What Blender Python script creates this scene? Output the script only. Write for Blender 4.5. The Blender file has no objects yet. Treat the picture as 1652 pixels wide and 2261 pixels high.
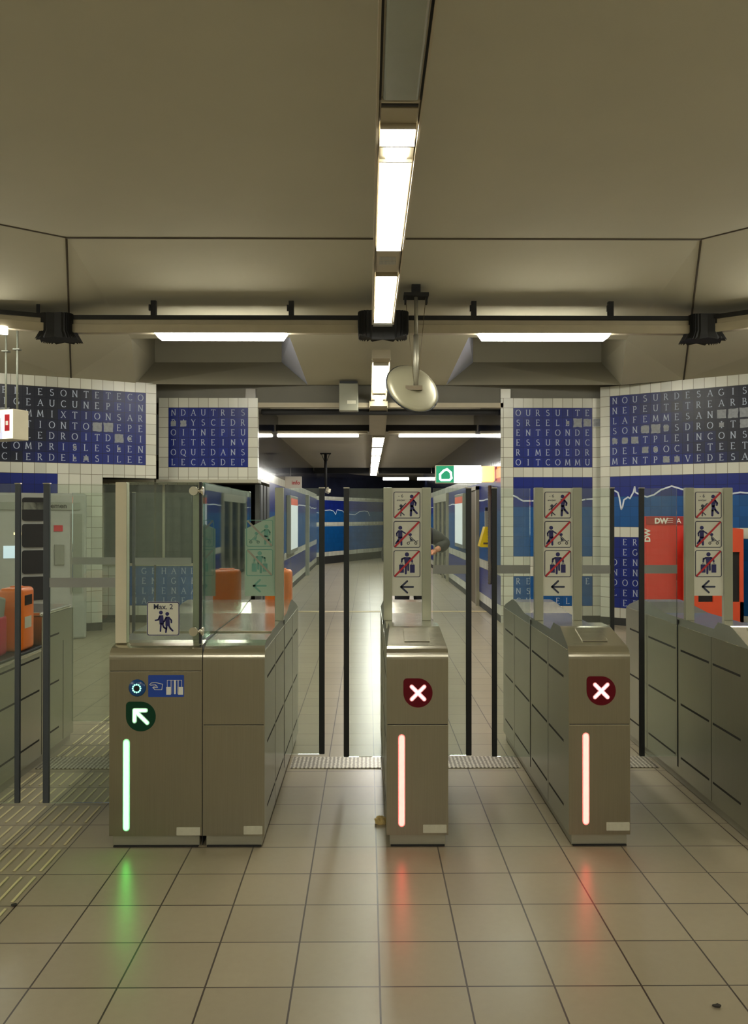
import bpy, bmesh, math, random
from mathutils import Vector, Matrix
random.seed(7)
C = bpy.context.scene
COL = C.collection
PI = math.pi

# ------------------------------------------------------------------ camera
F = 1824.0; H = 1.614
YAW = math.atan(14 / F); PITCH = math.atan(10 / F)
cam_d = bpy.data.cameras.new('camera'); cam = bpy.data.objects.new('camera', cam_d); COL.objects.link(cam)
cam.location = (0, 0, H); cam.rotation_euler = (PI / 2 + PITCH, 0, -YAW)
cam_d.sensor_fit = 'VERTICAL'; cam_d.sensor_height = 36; cam_d.lens = F / 2261 * 36
cam_d.clip_start = 0.05; cam_d.clip_end = 200
C.camera = cam

# ------------------------------------------------------------------ world, exposure
w = bpy.data.worlds.new('world'); C.world = w; w.use_nodes = True
w.node_tree.nodes['Background'].inputs[0].default_value = (0.05, 0.05, 0.045, 1)
w.node_tree.nodes['Background'].inputs[1].default_value = 0.3
C.view_settings.view_transform = 'Standard'; C.view_settings.look = 'None'
C.view_settings.gamma = 1; C.view_settings.use_curve_mapping = False
C.view_settings.exposure = -0.12
C.cycles.transparent_max_bounces = 32
C.cycles.max_bounces = 10
LAMP = 40.0         # emission of every lit tube cover

# ------------------------------------------------------------------ helpers
_R = Matrix.Rotation(-YAW, 3, 'Z') @ Matrix.Rotation(PI / 2 + PITCH, 3, 'X')
def at(px, py, d):
    """world point seen at a pixel of the 1652x2261 frame, at distance d along +Y"""
    v = _R @ Vector(((px - 826) / F, -(py - 1130.5) / F, -1))
    v = v * (d / v.y)
    return Vector((v.x, d, v.z + H))
def X(px, d): return at(px, 1130, d).x
def Z(py, d): return at(826, py, d).z
def lin(c):
    return tuple(((x / 255) / 12.92 if x / 255 <= 0.04045 else ((x / 255 + 0.055) / 1.055) ** 2.4) for x in c)

class NT:
    def __init__(s, name):
        s.m = bpy.data.materials.new(name); s.m.use_nodes = True
        s.t = s.m.node_tree; s.n = s.t.nodes; s.b = s.n['Principled BSDF']; s.out = s.n['Material Output']
    def N(s, t, **k):
        n = s.n.new(t)
        for a, v in k.items():
            if isinstance(a, str) and a.startswith('i_'): n.inputs[a[2:]].default_value = v
            else: setattr(n, a, v)
        return n
    def L(s, a, b): s.t.links.new(a, b)
    def math(s, op, a, b=None, c=None):
        n = s.n.new('ShaderNodeMath'); n.operation = op
        for i, v in enumerate((a, b, c)):
            if v is None: continue
            if isinstance(v, (int, float)): n.inputs[i].default_value = v
            else: s.L(v, n.inputs[i])
        return n.outputs[0]
    def mix(s, f, a, b):
        n = s.n.new('ShaderNodeMix'); n.data_type = 'RGBA'
        for v, k in ((f, 0), (a, 6), (b, 7)):
            if isinstance(v, (int, float)): n.inputs[k].default_value = v
            elif isinstance(v, tuple): n.inputs[k].default_value = (*v[:3], 1)
            else: s.L(v, n.inputs[k])
        return n.outputs[2]
    def obj(s): return s.n.new('ShaderNodeTexCoord').outputs['Object']
    def noise(s, vec, scale, detail=3, rough=.5, mapscale=None):
        if mapscale:
            mp = s.n.new('ShaderNodeMapping'); mp.inputs['Scale'].default_value = mapscale; s.L(vec, mp.inputs[0]); vec = mp.outputs[0]
        n = s.n.new('ShaderNodeTexNoise'); n.inputs['Scale'].default_value = scale
        n.inputs['Detail'].default_value = detail; n.inputs['Roughness'].default_value = rough
        s.L(vec, n.inputs['Vector']); return n.outputs['Fac']

def plain(name, col, rough=.5, metal=0, spec=.5, var=.08, bump=0, nscale=6, srgb=True):
    s = NT(name); c = lin(col) if srgb else col
    f = s.noise(s.obj(), nscale, 4)
    a = tuple(x * (1 - var) for x in c); b = tuple(min(1, x * (1 + var)) for x in c)
    s.L(s.mix(f, a, b), s.b.inputs['Base Color'])
    s.b.inputs['Roughness'].default_value = rough; s.b.inputs['Metallic'].default_value = metal
    s.b.inputs['Specular IOR Level'].default_value = spec
    if bump:
        bp = s.N('ShaderNodeBump', i_Strength=bump, i_Distance=.01); s.L(s.noise(s.obj(), 120, 4), bp.inputs['Height']); s.L(bp.outputs[0], s.b.inputs['Normal'])
    return s.m
def emit(name, col, strength, base=(.8, .8, .8)):
    s = NT(name); s.b.inputs['Base Color'].default_value = (*base, 1)
    s.b.inputs['Emission Color'].default_value = (*col, 1); s.b.inputs['Emission Strength'].default_value = strength
    s.b.inputs['Roughness'].default_value = .4; s.b.inputs['Specular IOR Level'].default_value = .2
    return s.m
def glass(name, tint=(.93, .965, .94), gloss=.045, haze=.04, hazecol=(.55, .6, .52)):
    s = NT(name); s.n.remove(s.b)
    tr = s.N('ShaderNodeBsdfTransparent'); tr.inputs[0].default_value = (*tint, 1)
    gl = s.N('ShaderNodeBsdfGlossy'); gl.inputs['Roughness'].default_value = .02; gl.inputs[0].default_value = (.9, .95, .9, 1)
    df = s.N('ShaderNodeBsdfDiffuse'); df.inputs[0].default_value = (*hazecol, 1)
    m1 = s.N('ShaderNodeMixShader'); m1.inputs[0].default_value = haze; s.L(tr.outputs[0], m1.inputs[1]); s.L(df.outputs[0], m1.inputs[2])
    fr = s.N('ShaderNodeFresnel'); fr.inputs[0].default_value = 1.5
    fac = s.math('MULTIPLY', fr.outputs[0], gloss / .045)
    fac = s.math('MINIMUM', fac, .8)
    m2 = s.N('ShaderNodeMixShader'); s.L(fac, m2.inputs[0]); s.L(m1.outputs[0], m2.inputs[1]); s.L(gl.outputs[0], m2.inputs[2])
    s.L(m2.outputs[0], s.out.inputs[0]); return s.m
def grid_lines(s, vec, size, ox, oz, width, ax='X', az='Z'):
    """1 on a joint, 0 inside a tile"""
    sep = s.n.new('ShaderNodeSeparateXYZ'); s.L(vec, sep.inputs[0])
    outs = []
    for a, o in ((ax, ox), (az, oz)):
        v = s.math('SUBTRACT', sep.outputs[a], o); v = s.math('DIVIDE', v, size); v = s.math('FRACT', v)
        v = s.math('SUBTRACT', v, .5); v = s.math('ABSOLUTE', v)
        outs.append(s.math('GREATER_THAN', v, .5 - width / size / 2))
    return s.math('MAXIMUM', *outs), sep
def tilemat(name, col, joint, rough=.25, oz=.11, var=.12, jw=.007, spec=.5, srgb=True):
    s = NT(name); v = s.obj(); g, sep = grid_lines(s, v, .15, 0, oz, jw)
    c = lin(col) if srgb else col
    # value per tile
    sn = s.N('ShaderNodeVectorMath', operation='SNAP'); sn.inputs[1].default_value = (.15, 10, .15)
    sh = s.N('ShaderNodeVectorMath', operation='SUBTRACT'); sh.inputs[1].default_value = (0, -5, oz); s.L(v, sh.inputs[0]); s.L(sh.outputs[0], sn.inputs[0])
    wn = s.N('ShaderNodeTexWhiteNoise'); s.L(sn.outputs[0], wn.inputs['Vector'])
    a = tuple(x * (1 - var) for x in c); b = tuple(min(1, x * (1 + var)) for x in c)
    base = s.mix(wn.outputs['Value'], a, b)
    s.L(s.mix(g, base, lin(joint)), s.b.inputs['Base Color'])
    s.b.inputs['Roughness'].default_value = rough; s.b.inputs['Specular IOR Level'].default_value = spec
    bp = s.N('ShaderNodeBump', i_Strength=.25, i_Distance=.004); s.L(s.noise(v, 9, 2), bp.inputs['Height']); s.L(bp.outputs[0], s.b.inputs['Normal'])
    return s.m
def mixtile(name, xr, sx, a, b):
    # tile field graded outwards and upwards from blue to near black, one flat shade per tile
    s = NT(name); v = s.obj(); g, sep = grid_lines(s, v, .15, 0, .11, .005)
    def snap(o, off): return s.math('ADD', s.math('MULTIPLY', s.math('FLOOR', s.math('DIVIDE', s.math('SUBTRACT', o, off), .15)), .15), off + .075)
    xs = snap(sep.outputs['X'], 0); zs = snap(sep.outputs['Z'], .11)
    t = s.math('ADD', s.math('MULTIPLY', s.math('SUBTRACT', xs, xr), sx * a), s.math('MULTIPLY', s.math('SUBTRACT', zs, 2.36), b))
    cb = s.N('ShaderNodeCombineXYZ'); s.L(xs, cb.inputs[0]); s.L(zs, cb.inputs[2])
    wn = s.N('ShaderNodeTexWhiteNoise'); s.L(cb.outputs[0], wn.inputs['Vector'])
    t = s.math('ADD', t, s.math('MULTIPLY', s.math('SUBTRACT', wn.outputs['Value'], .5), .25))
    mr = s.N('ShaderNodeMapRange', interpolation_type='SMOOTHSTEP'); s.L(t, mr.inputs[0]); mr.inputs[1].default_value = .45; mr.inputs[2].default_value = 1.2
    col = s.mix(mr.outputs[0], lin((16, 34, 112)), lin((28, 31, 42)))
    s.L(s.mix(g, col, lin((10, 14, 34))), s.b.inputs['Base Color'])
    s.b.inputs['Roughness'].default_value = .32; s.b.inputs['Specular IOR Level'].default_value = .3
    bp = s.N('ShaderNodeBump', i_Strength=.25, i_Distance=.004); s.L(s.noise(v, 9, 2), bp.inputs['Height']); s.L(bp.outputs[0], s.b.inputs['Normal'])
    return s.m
def floormat():
    s = NT('floor tiles'); v = s.obj(); g, sep = grid_lines(s, v, .3, .042, 4.044, .0065, 'X', 'Y')
    sn = s.N('ShaderNodeVectorMath', operation='SNAP'); sn.inputs[1].default_value = (.3, .3, 10)
    sh = s.N('ShaderNodeVectorMath', operation='SUBTRACT'); sh.inputs[1].default_value = (.042, 4.044, -5); s.L(v, sh.inputs[0]); s.L(sh.outputs[0], sn.inputs[0])
    wn = s.N('ShaderNodeTexWhiteNoise'); s.L(sn.outputs[0], wn.inputs['Vector'])
    n1 = s.noise(v, 1.6, 2, .5); n2 = s.noise(v, 30, 3)
    base = s.mix(wn.outputs['Value'], lin((152, 142, 118)), lin((163, 153, 128)))
    base = s.mix(s.math('MULTIPLY', n1, .5), base, lin((138, 126, 104)))
    base = s.mix(s.math('MULTIPLY', n2, .22), base, lin((120, 110, 92)))
    s.L(s.mix(g, base, lin((58, 47, 40))), s.b.inputs['Base Color'])
    r = s.N('ShaderNodeMapRange'); s.L(n1, r.inputs[0]); r.inputs[3].default_value = .27; r.inputs[4].default_value = .33
    s.L(r.outputs[0], s.b.inputs['Roughness']); s.b.inputs['Specular IOR Level'].default_value = .5
    bp = s.N('ShaderNodeBump', i_Strength=.06, i_Distance=.002); s.L(s.noise(v, 60, 3), bp.inputs['Height']); s.L(bp.outputs[0], s.b.inputs['Normal'])
    return s.m
def steel(name, col, rough=.34, vert=True, metal=.92):
    s = NT(name); v = s.obj()
    n = s.noise(v, 1, 4, .6, (160, 160, 3) if vert else (3, 160, 160))
    n2 = s.noise(v, 3, 3)
    c = lin(col)
    base = s.mix(n, tuple(x * .86 for x in c), tuple(min(1, x * 1.12) for x in c))
    base = s.mix(s.math('MULTIPLY', n2, .35), base, tuple(x * .75 for x in c))
    s.L(base, s.b.inputs['Base Color']); s.b.inputs['Metallic'].default_value = metal
    r = s.N('ShaderNodeMapRange'); s.L(n, r.inputs[0]); r.inputs[3].default_value = rough - .06; r.inputs[4].default_value = rough + .08
    s.L(r.outputs[0], s.b.inputs['Roughness'])
    bp = s.N('ShaderNodeBump', i_Strength=.05, i_Distance=.001); s.L(n, bp.inputs['Height']); s.L(bp.outputs[0], s.b.inputs['Normal'])
    return s.m
def platemat():
    s = NT('chequer plate'); v = s.obj()
    mp = s.n.new('ShaderNodeMapping'); mp.inputs['Scale'].default_value = (38, 60, 1); s.L(v, mp.inputs[0])
    ck = s.n.new('ShaderNodeTexVoronoi'); ck.inputs['Scale'].default_value = 1; ck.inputs['Randomness'].default_value = .15; s.L(mp.outputs[0], ck.inputs['Vector'])
    f = s.math('LESS_THAN', ck.outputs['Distance'], .3)
    s.L(s.mix(f, lin((120, 112, 100)), lin((225, 220, 205))), s.b.inputs['Base Color'])
    s.b.inputs['Metallic'].default_value = .6; s.b.inputs['Roughness'].default_value = .35
    bp = s.N('ShaderNodeBump', i_Strength=.6, i_Distance=.004); s.L(f, bp.inputs['Height']); s.L(bp.outputs[0], s.b.inputs['Normal'])
    return s.m

M = dict(
    ceil=plain('ceiling paint', (174, 169, 148), .85, spec=.2, var=.06, nscale=1.2),
    ceilc=plain('corridor ceiling paint', (165, 158, 140), .8, spec=.2, var=.05, nscale=1),
    header=plain('grey header concrete', (110, 108, 98), .8, var=.12, nscale=2),
    pocket=plain('pocket with painted lamplight', (206, 210, 232), .7, var=.05, nscale=2),  # bluish lamplight on the recess backs, put into the colour
    joint=plain('dark joint', (66, 56, 40), .8),
    floor=floormat(),
    white=tilemat('white glazed tile', (190, 190, 176), (118, 112, 96)),
    blue=tilemat('blue glazed tile', (16, 34, 112), (10, 18, 56), .32, var=.12, jw=.005, spec=.3),
    teal=tilemat('mid blue glazed tile', (12, 74, 132), (10, 52, 94), .32, var=.1, jw=.004, spec=.3),
    navy=tilemat('black navy glazed tile', (26, 29, 46), (14, 15, 24), .1, var=.25, spec=.4, jw=.005),
    letter=plain('letter enamel', (168, 178, 196), .5),
    worn=plain('worn tile glue', (138, 142, 146), .7, var=.45, nscale=25),
    scribble=plain('white line enamel', (205, 214, 222), .5),
    base=plain('black skirting', (38, 38, 36), .6),
    steel=steel('brushed steel', (158, 152, 134), .30),
    steeltop=steel('polished steel cap', (214, 210, 194), .17, False),
    steelside=steel('satin steel side', (176, 176, 156), .33),
    plinth=steel('plinth steel', (165, 162, 145), .45, False, .6),
    dark=plain('dark gap', (18, 18, 18), .7),
    slot=plain('slot shadow gap', (34, 32, 26), .7),
    black=plain('black rubber', (26, 30, 32), .5),
    greyseal=plain('grey rubber', (62, 68, 74), .55),
    post=plain('grey painted post', (158, 160, 142), .35, .35, .4),
    cream=plain('cream painted post', (205, 198, 172), .5),
    glass=glass('clear pane'),
    glasst=glass('green tinted pane', (.74, .88, .83), .045, .05, (.35, .5, .45)),
    dglass=plain('dark window glass', (28, 44, 44), .12, spec=.8),
    frost=plain('frosted band', (140, 142, 138), .5),
    panel=plain('pale sign panel', (205, 205, 190), .45, var=.03),
    mint=plain('pale mint sign panel', (160, 182, 162), .5, var=.04),
    mintink=plain('faded green ink', (108, 158, 142), .5),
    mintred=plain('faded pink ink', (160, 150, 136), .5),
    navyink=plain('navy ink', (28, 28, 92), .5, var=.03),
    frameink=plain('dark slate ink', (44, 50, 74), .5, var=.03),
    red=plain('red ink', (176, 28, 40), .5, var=.03),
    signblue=plain('sign blue', (22, 66, 160), .4, var=.03),
    signwhite=plain('sign white', (225, 225, 215), .5, var=.03),
    label=plain('label plate', (188, 186, 166), .5, var=.1, nscale=60),
    plate=platemat(),
    rail=plain('beige light housing', (170, 160, 136), .5),
    railgrey=plain('grey cover', (126, 128, 116), .35, .2),
    unlit=plain('unlit diffuser', (150, 154, 142), .25),
    lamp=emit('lit tube cover', (1, .97, .86), LAMP),
    lampx=emit('bright emergency tube', (1, .97, .84), LAMP),
    lampc=emit('corridor tube cover', (1, .98, .90), LAMP * 1.0), lampt=emit('thin corridor tube', (1, .98, .90), LAMP * .22),
    red_led=emit('red led bar', (1.0, .060, .050), 9.5),
    red_led2=emit('red led cross', (1.0, .42, .50), 2.2),
    green_led=emit('green led bar', (.065, 1.0, .095), 9.0),
    green_led2=emit('green led arrow', (.30, 1.0, .45), 2.6),
    led_ring=emit('green led dots', (.25, 1.0, .6), 1.8),
    redglow=emit('red lit lens', (.35, .0, .01), .10, (.04, .0, .004)),
    greenglow=emit('green lit lens', (.0, .18, .06), .06, (.004, .02, .01)),
    redrim=emit('red led glow halo', (1, .01, .02), .9), greenrim=emit('green led glow halo', (.0, .8, .25), .5), redhalo2=emit('deep red led glow halo', (1, .0, .02), .42), greenhalo2=emit('deep green led glow halo', (.0, .6, .18), .3),  # wider strips and strokes painting the glow around the leds
    lens=plain('black lens', (20, 6, 8), .15),
    buttonblue=plain('blue button', (20, 70, 130), .25),
    orange=plain('orange plastic', (222, 112, 32), .35),
    crimson=plain('crimson plastic', (178, 28, 56), .35),
    greyp=plain('grey plastic', (128, 132, 120), .5),
    machine=plain('light grey machine', (150, 152, 144), .45),
    redboard=plain('red panel', (206, 40, 24), .45),
    orangeboard=plain('orange red panel', (216, 78, 42), .45),
    yellow=plain('yellow plastic', (226, 196, 20), .35),
    exitgreen=emit('green exit panel', (.03, .42, .2), .7, (.01, .12, .06)),
    exitwhite=emit('lit exit glyph', (.95, 1, .95), 5),
    orangelamp=emit('orange lamp', (1, .26, .01), 3.0),
    redlamp=emit('red lamp', (.9, .04, .03), .5),
    screen=emit('blue screen', (.3, .6, .8), .7),
    warm=emit('warm glow', (1, .75, .35), 1.5),
    poster=emit('lit poster', (.8, .92, .88), .55, (.4, .4, .4)),
    brown=plain('brown door', (96, 84, 60), .5),
    doorglass=plain('dark door glass', (46, 46, 42), .2, spec=.7),
    mullion=plain('pale mullion', (150, 146, 126), .5),
    shutter=plain('dark grey shutter', (62, 64, 62), .4),
    infow=plain('info sign white', (200, 192, 178), .5),
    mirror=plain('mirror back', (144, 140, 116), .35, .3),
    jacket=plain('black jacket', (26, 26, 28), .8), trousers=plain('dark trousers', (34, 36, 44), .8),
    skin=plain('skin', (190, 128, 96), .6), hair=plain('dark hair', (30, 24, 20), .7),
    paper=plain('crumpled yellow paper', (196, 172, 112), .8), dirt=plain('dirt', (44, 40, 32), .9),
    ridge=plain('tactile ridge', (206, 196, 150), .5), strip=plain('yellowish floor strip', (190, 172, 128), .5),
    speaker=plain('grey box', (128, 128, 112), .5), conduit=plain('ribbed conduit', (96, 90, 84), .5),
)

class MB:
    """collects shapes, then links them as one mesh object"""
    def __init__(s): s.bm = bmesh.new(); s.mats = []
    def mi(s, m):
        if m is None: return 0
        if m not in s.mats: s.mats.append(m)
        return s.mats.index(m)
    def face(s, pts, m=None):
        vs = [s.bm.verts.new(p) for p in pts]
        f = s.bm.faces.new(vs); f.material_index = s.mi(m); return f
    def box(s, x0, x1, y0, y1, z0, z1, m=None, bevel=0, T=None, seg=2):
        r = bmesh.ops.create_cube(s.bm, size=1); vs = r['verts']
        for v in vs:
            v.co = Vector(((x0 + x1) / 2 + v.co.x * (x1 - x0), (y0 + y1) / 2 + v.co.y * (y1 - y0), (z0 + z1) / 2 + v.co.z * (z1 - z0)))
        fs = set(f for v in vs for f in v.link_faces)
        for f in fs: f.material_index = s.mi(m)
        if bevel:
            es = list(set(e for v in vs for e in v.link_edges))
            r2 = bmesh.ops.bevel(s.bm, geom=es, offset=bevel, segments=seg, profile=.5, affect='EDGES')
            vs = list(set(v for f in r2['faces'] for v in f.verts) | set(v for v in vs if v.is_valid))
            for f in r2['faces']: f.material_index = s.mi(m)
        if T is not None: bmesh.ops.transform(s.bm, matrix=T, verts=[v for v in vs if v.is_valid])
        return s
    def tube(s, pts, r, m=None, n=12, cap=True, smooth=True):
        pts = [Vector(p) for p in pts]; rings = []; rs = r if isinstance(r, (list, tuple)) else [r] * len(pts)
        up = None
        for i, p in enumerate(pts):
            t = (pts[min(i + 1, len(pts) - 1)] - pts[max(i - 1, 0)]).normalized()
            if up is None:
                up = Vector((0, 0, 1)) if abs(t.z) < .9 else Vector((1, 0, 0))
            a = t.cross(up).normalized(); b = a.cross(t).normalized(); up = b
            rings.append([s.bm.verts.new(p + (a * math.cos(2 * PI * k / n) + b * math.sin(2 * PI * k / n)) * rs[i]) for k in range(n)])
        for q, w_ in zip(rings, rings[1:]):
            for k in range(n):
                f = s.bm.faces.new((q[k], q[(k + 1) % n], w_[(k + 1) % n], w_[k])); f.material_index = s.mi(m); f.smooth = smooth
        if cap:
            for rg in (rings[0][::-1], rings[-1]):
                f = s.bm.faces.new(rg); f.material_index = s.mi(m)
        return s
    def prism(s, poly, y0, y1, m=None, T=None):
        """poly of (x, z) extruded from y0 to y1"""
        a = [s.bm.verts.new((p[0], y0, p[1])) for p in poly]; b = [s.bm.verts.new((p[0], y1, p[1])) for p in poly]
        n = len(poly); fs = [s.bm.faces.new(a), s.bm.faces.new(b[::-1])]
        for k in range(n): fs.append(s.bm.faces.new((a[k], b[k], b[(k + 1) % n], a[(k + 1) % n])))
        for f in fs: f.material_index = s.mi(m)
        if T is not None: bmesh.ops.transform(s.bm, matrix=T, verts=a + b)
        return s
    def build(s, name, m=None, parent=None, loc=None, rotz=0):
        bmesh.ops.recalc_face_normals(s.bm, faces=s.bm.faces[:])
        me = bpy.data.meshes.new(name); s.bm.to_mesh(me); s.bm.free()
        if m is not None: me.materials.append(m)
        for k in s.mats: me.materials.append(k)
        o = bpy.data.objects.new(name, me); COL.objects.link(o)
        if parent is not None: o.parent = parent
        if loc is not None: o.location = loc
        o.rotation_euler.z = rotz
        return o
def tag(o, label=None, cat=None, group=None, kind=None):
    if label: o['label'] = label
    if cat: o['category'] = cat
    if group: o['group'] = group
    if kind: o['kind'] = kind
    return o
def empty(name, loc, label, cat, group=None, rz=0):
    o = bpy.data.objects.new(name, None); o.empty_display_size = .1; COL.objects.link(o)
    o.location = loc; o.rotation_euler.z = rz
    return tag(o, label, cat, group)
def struct(o): o['kind'] = 'structure'; return o

# flat drawing in a local (x right, z up) plane facing -Y; k = layer
def disc(mb, x, z, r, y, m, n=20, t=.0006): mb.prism([(x + r * math.cos(2 * PI * i / n), z + r * math.sin(2 * PI * i / n)) for i in range(n)], y, y - t, m)
def cap(mb, pts, wd, y, m, t=.0006):
    for (x0, z0), (x1, z1) in zip(pts, pts[1:]):
        dx, dz = x1 - x0, z1 - z0; l = math.hypot(dx, dz) or 1e-6; a = math.atan2(dz, dx)
        poly = [(x1 + wd / 2 * math.cos(a - PI / 2 + PI * i / 6), z1 + wd / 2 * math.sin(a - PI / 2 + PI * i / 6)) for i in range(7)]
        poly += [(x0 + wd / 2 * math.cos(a + PI / 2 + PI * i / 6), z0 + wd / 2 * math.sin(a + PI / 2 + PI * i / 6)) for i in range(7)]
        mb.prism(poly, y, y - t, m)
def rrect(x0, x1, z0, z1, r, n=5):
    P = []
    for cx, cz, a in ((x1 - r, z1 - r, 0), (x0 + r, z1 - r, PI / 2), (x0 + r, z0 + r, PI), (x1 - r, z0 + r, 1.5 * PI)):
        P += [(cx + r * math.cos(a + PI / 2 * i / n), cz + r * math.sin(a + PI / 2 * i / n)) for i in range(n + 1)]
    return P
def frame2(mb, x0, x1, z0, z1, r, wd, y, m, t=.0006):
    o = rrect(x0, x1, z0, z1, r); i_ = rrect(x0 + wd, x1 - wd, z0 + wd, z1 - wd, max(r - wd, .0005)); n = len(o)
    for k in range(n):
        j = (k + 1) % n; mb.prism([o[k], o[j], i_[j], i_[k]], y, y - t, m)
def text_into(mb, txt, x, z, size, y, m, align='CENTER', t=.0006, T=None, bold=0):
    cu = bpy.data.curves.new('t', 'FONT'); cu.body = txt; cu.size = size; cu.align_x = align; cu.resolution_u = 3; cu.offset = bold
    ob = bpy.data.objects.new('t', cu); COL.objects.link(ob); dg = bpy.context.evaluated_depsgraph_get()
    me = bpy.data.meshes.new_from_object(ob.evaluated_get(dg))
    n0 = len(mb.bm.verts); nf = len(mb.bm.faces)
    mb.bm.from_mesh(me); mb.bm.verts.ensure_lookup_table(); mb.bm.faces.ensure_lookup_table()
    vs = mb.bm.verts[n0:]
    for v in vs:
        v.co = Vector((x + v.co.x, y - t, z + v.co.y))
        if T is not None: v.co = T @ v.co
    for f in mb.bm.faces[nf:]: f.material_index = mb.mi(m)
    bpy.data.objects.remove(ob); bpy.data.curves.remove(cu); bpy.data.meshes.remove(me)

# ------------------------------------------------------------------ roman capitals for the wall lettering (stroke font with serifs)
def arc(cx, cz, rx, rz, a0, a1, n=10): return [(cx + rx * math.cos(math.radians(a0 + (a1 - a0) * i / n)), cz + rz * math.sin(math.radians(a0 + (a1 - a0) * i / n))) for i in range(n + 1)]
FONT = {
 'A': [[(0, 0), (.34, 1), (.68, 0)], [(.14, .36), (.54, .36)]],
 'B': [[(.08, 0), (.08, 1)], [(.08, 1), (.25, 1)] + arc(.25, .76, .2, .24, 90, -90), [(.08, .52), (.28, .52)] + arc(.28, .26, .26, .26, 90, -90) + [(.08, 0)]],
 'C': [arc(.42, .5, .4, .5, 50, 310, 14)],
 'D': [[(.08, 0), (.08, 1)], [(.08, 1), (.25, 1)] + arc(.25, .5, .43, .5, 90, -90, 12) + [(.08, 0)]],
 'E': [[(.08, 0), (.08, 1)], [(.08, 1), (.5, .99), (.5, .9)], [(.08, .52), (.42, .52)], [(.08, 0), (.54, .01), (.54, .1)]],
 'F': [[(.08, 0), (.08, 1)], [(.08, 1), (.5, .99), (.5, .9)], [(.08, .5), (.4, .5)]],
 'G': [arc(.42, .5, .4, .5, 55, 320, 14) + [(.72, .4)], [(.56, .42), (.8, .42)]],
 'H': [[(.08, 0), (.08, 1)], [(.66, 0), (.66, 1)], [(.08, .5), (.66, .5)]],
 'I': [[(.3, 0), (.3, 1)]],
 'J': [[(.34, 1), (.34, .1), (.2, -.1)]],
 'K': [[(.08, 0), (.08, 1)], [(.08, .42), (.5, 1)], [(.22, .55), (.62, 0)]],
 'L': [[(.08, 0), (.08, 1)], [(.08, 0), (.5, .01), (.5, .12)]],
 'M': [[(.04, 0), (.12, 1), (.42, .12), (.72, 1), (.8, 0)]],
 'N': [[(.08, 0), (.08, 1)], [(.08, 1), (.66, 0)], [(.66, 0), (.66, 1)]],
 'O': [arc(.4, .5, .4, .5, 0, 360, 18)],
 'P': [[(.08, 0), (.08, 1)], [(.08, 1), (.25, 1)] + arc(.25, .74, .24, .26, 90, -90) + [(.08, .48)]],
 'Q': [arc(.4, .5, .4, .5, 0, 360, 18), [(.4, .02), (.85, -.22)]],
 'R': [[(.08, 0), (.08, 1)], [(.08, 1), (.25, 1)] + arc(.25, .74, .22, .26, 90, -90) + [(.08, .48)], [(.26, .48), (.62, 0)]],
 'S': [arc(.28, .76, .21, .23, 40, 240, 8) + arc(.28, .26, .24, .26, 75, -150, 10)],
 'T': [[(.34, 0), (.34, 1)], [(.02, .88), (.02, 1), (.66, 1), (.66, .88)]],
 'U': [[(.08, 1), (.08, .3)] + arc(.36, .3, .28, .3, 180, 360, 8) + [(.64, 1)]],
 'V': [[(0, 1), (.34, 0), (.68, 1)]],
 'X': [[(.04, 0), (.62, 1)], [(.04, 1), (.64, 0)]],
 'Y': [[(0, 1), (.32, .5), (.64, 1)], [(.32, .5), (.32, 0)]],
}
def glyph(mb, ch, cx, z0, h, y, m):
    st = FONT.get(ch)
    if not st: return
    xs = [p[0] for s_ in st for p in s_]; mid = (min(xs) + max(xs)) / 2
    for s_ in st:
        pts = [(cx + (p[0] - mid) * h, z0 + p[1] * h) for p in s_]
        for (a, b) in zip(pts, pts[1:]):
            dx, dz = b[0] - a[0], b[1] - a[1]; l = math.hypot(dx, dz) or 1e-6
            wd = h * (.125 if abs(dz) > .5 * abs(dx) and not (dz * dx > 0 and l > .5 * h and abs(dx) > .2 * abs(dz)) else .07)
            nx, nz = -dz / l * wd / 2, dx / l * wd / 2; ex, ez = dx / l * .02 * h, dz / l * .02 * h
            mb.face([(a[0] + nx - ex, y, a[1] + nz - ez), (a[0] - nx - ex, y, a[1] - nz - ez), (b[0] - nx + ex, y, b[1] - nz + ez), (b[0] + nx + ex, y, b[1] + nz + ez)], m)
        for (p, q) in ((s_[0], s_[1]), (s_[-1], s_[-2])):
            if p[1] in (0, 1) and abs(p[0] - q[0]) < .6 * abs(p[1] - q[1]) and abs(p[1] - q[1]) > .25:
                X0 = cx + (p[0] - mid) * h; Z0 = z0 + p[1] * h; s2 = .13 * h
                mb.face([(X0 - s2, y, Z0 - .03 * h), (X0 + s2, y, Z0 - .03 * h), (X0 + s2, y, Z0 + .03 * h), (X0 - s2, y, Z0 + .03 * h)], m)

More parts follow.
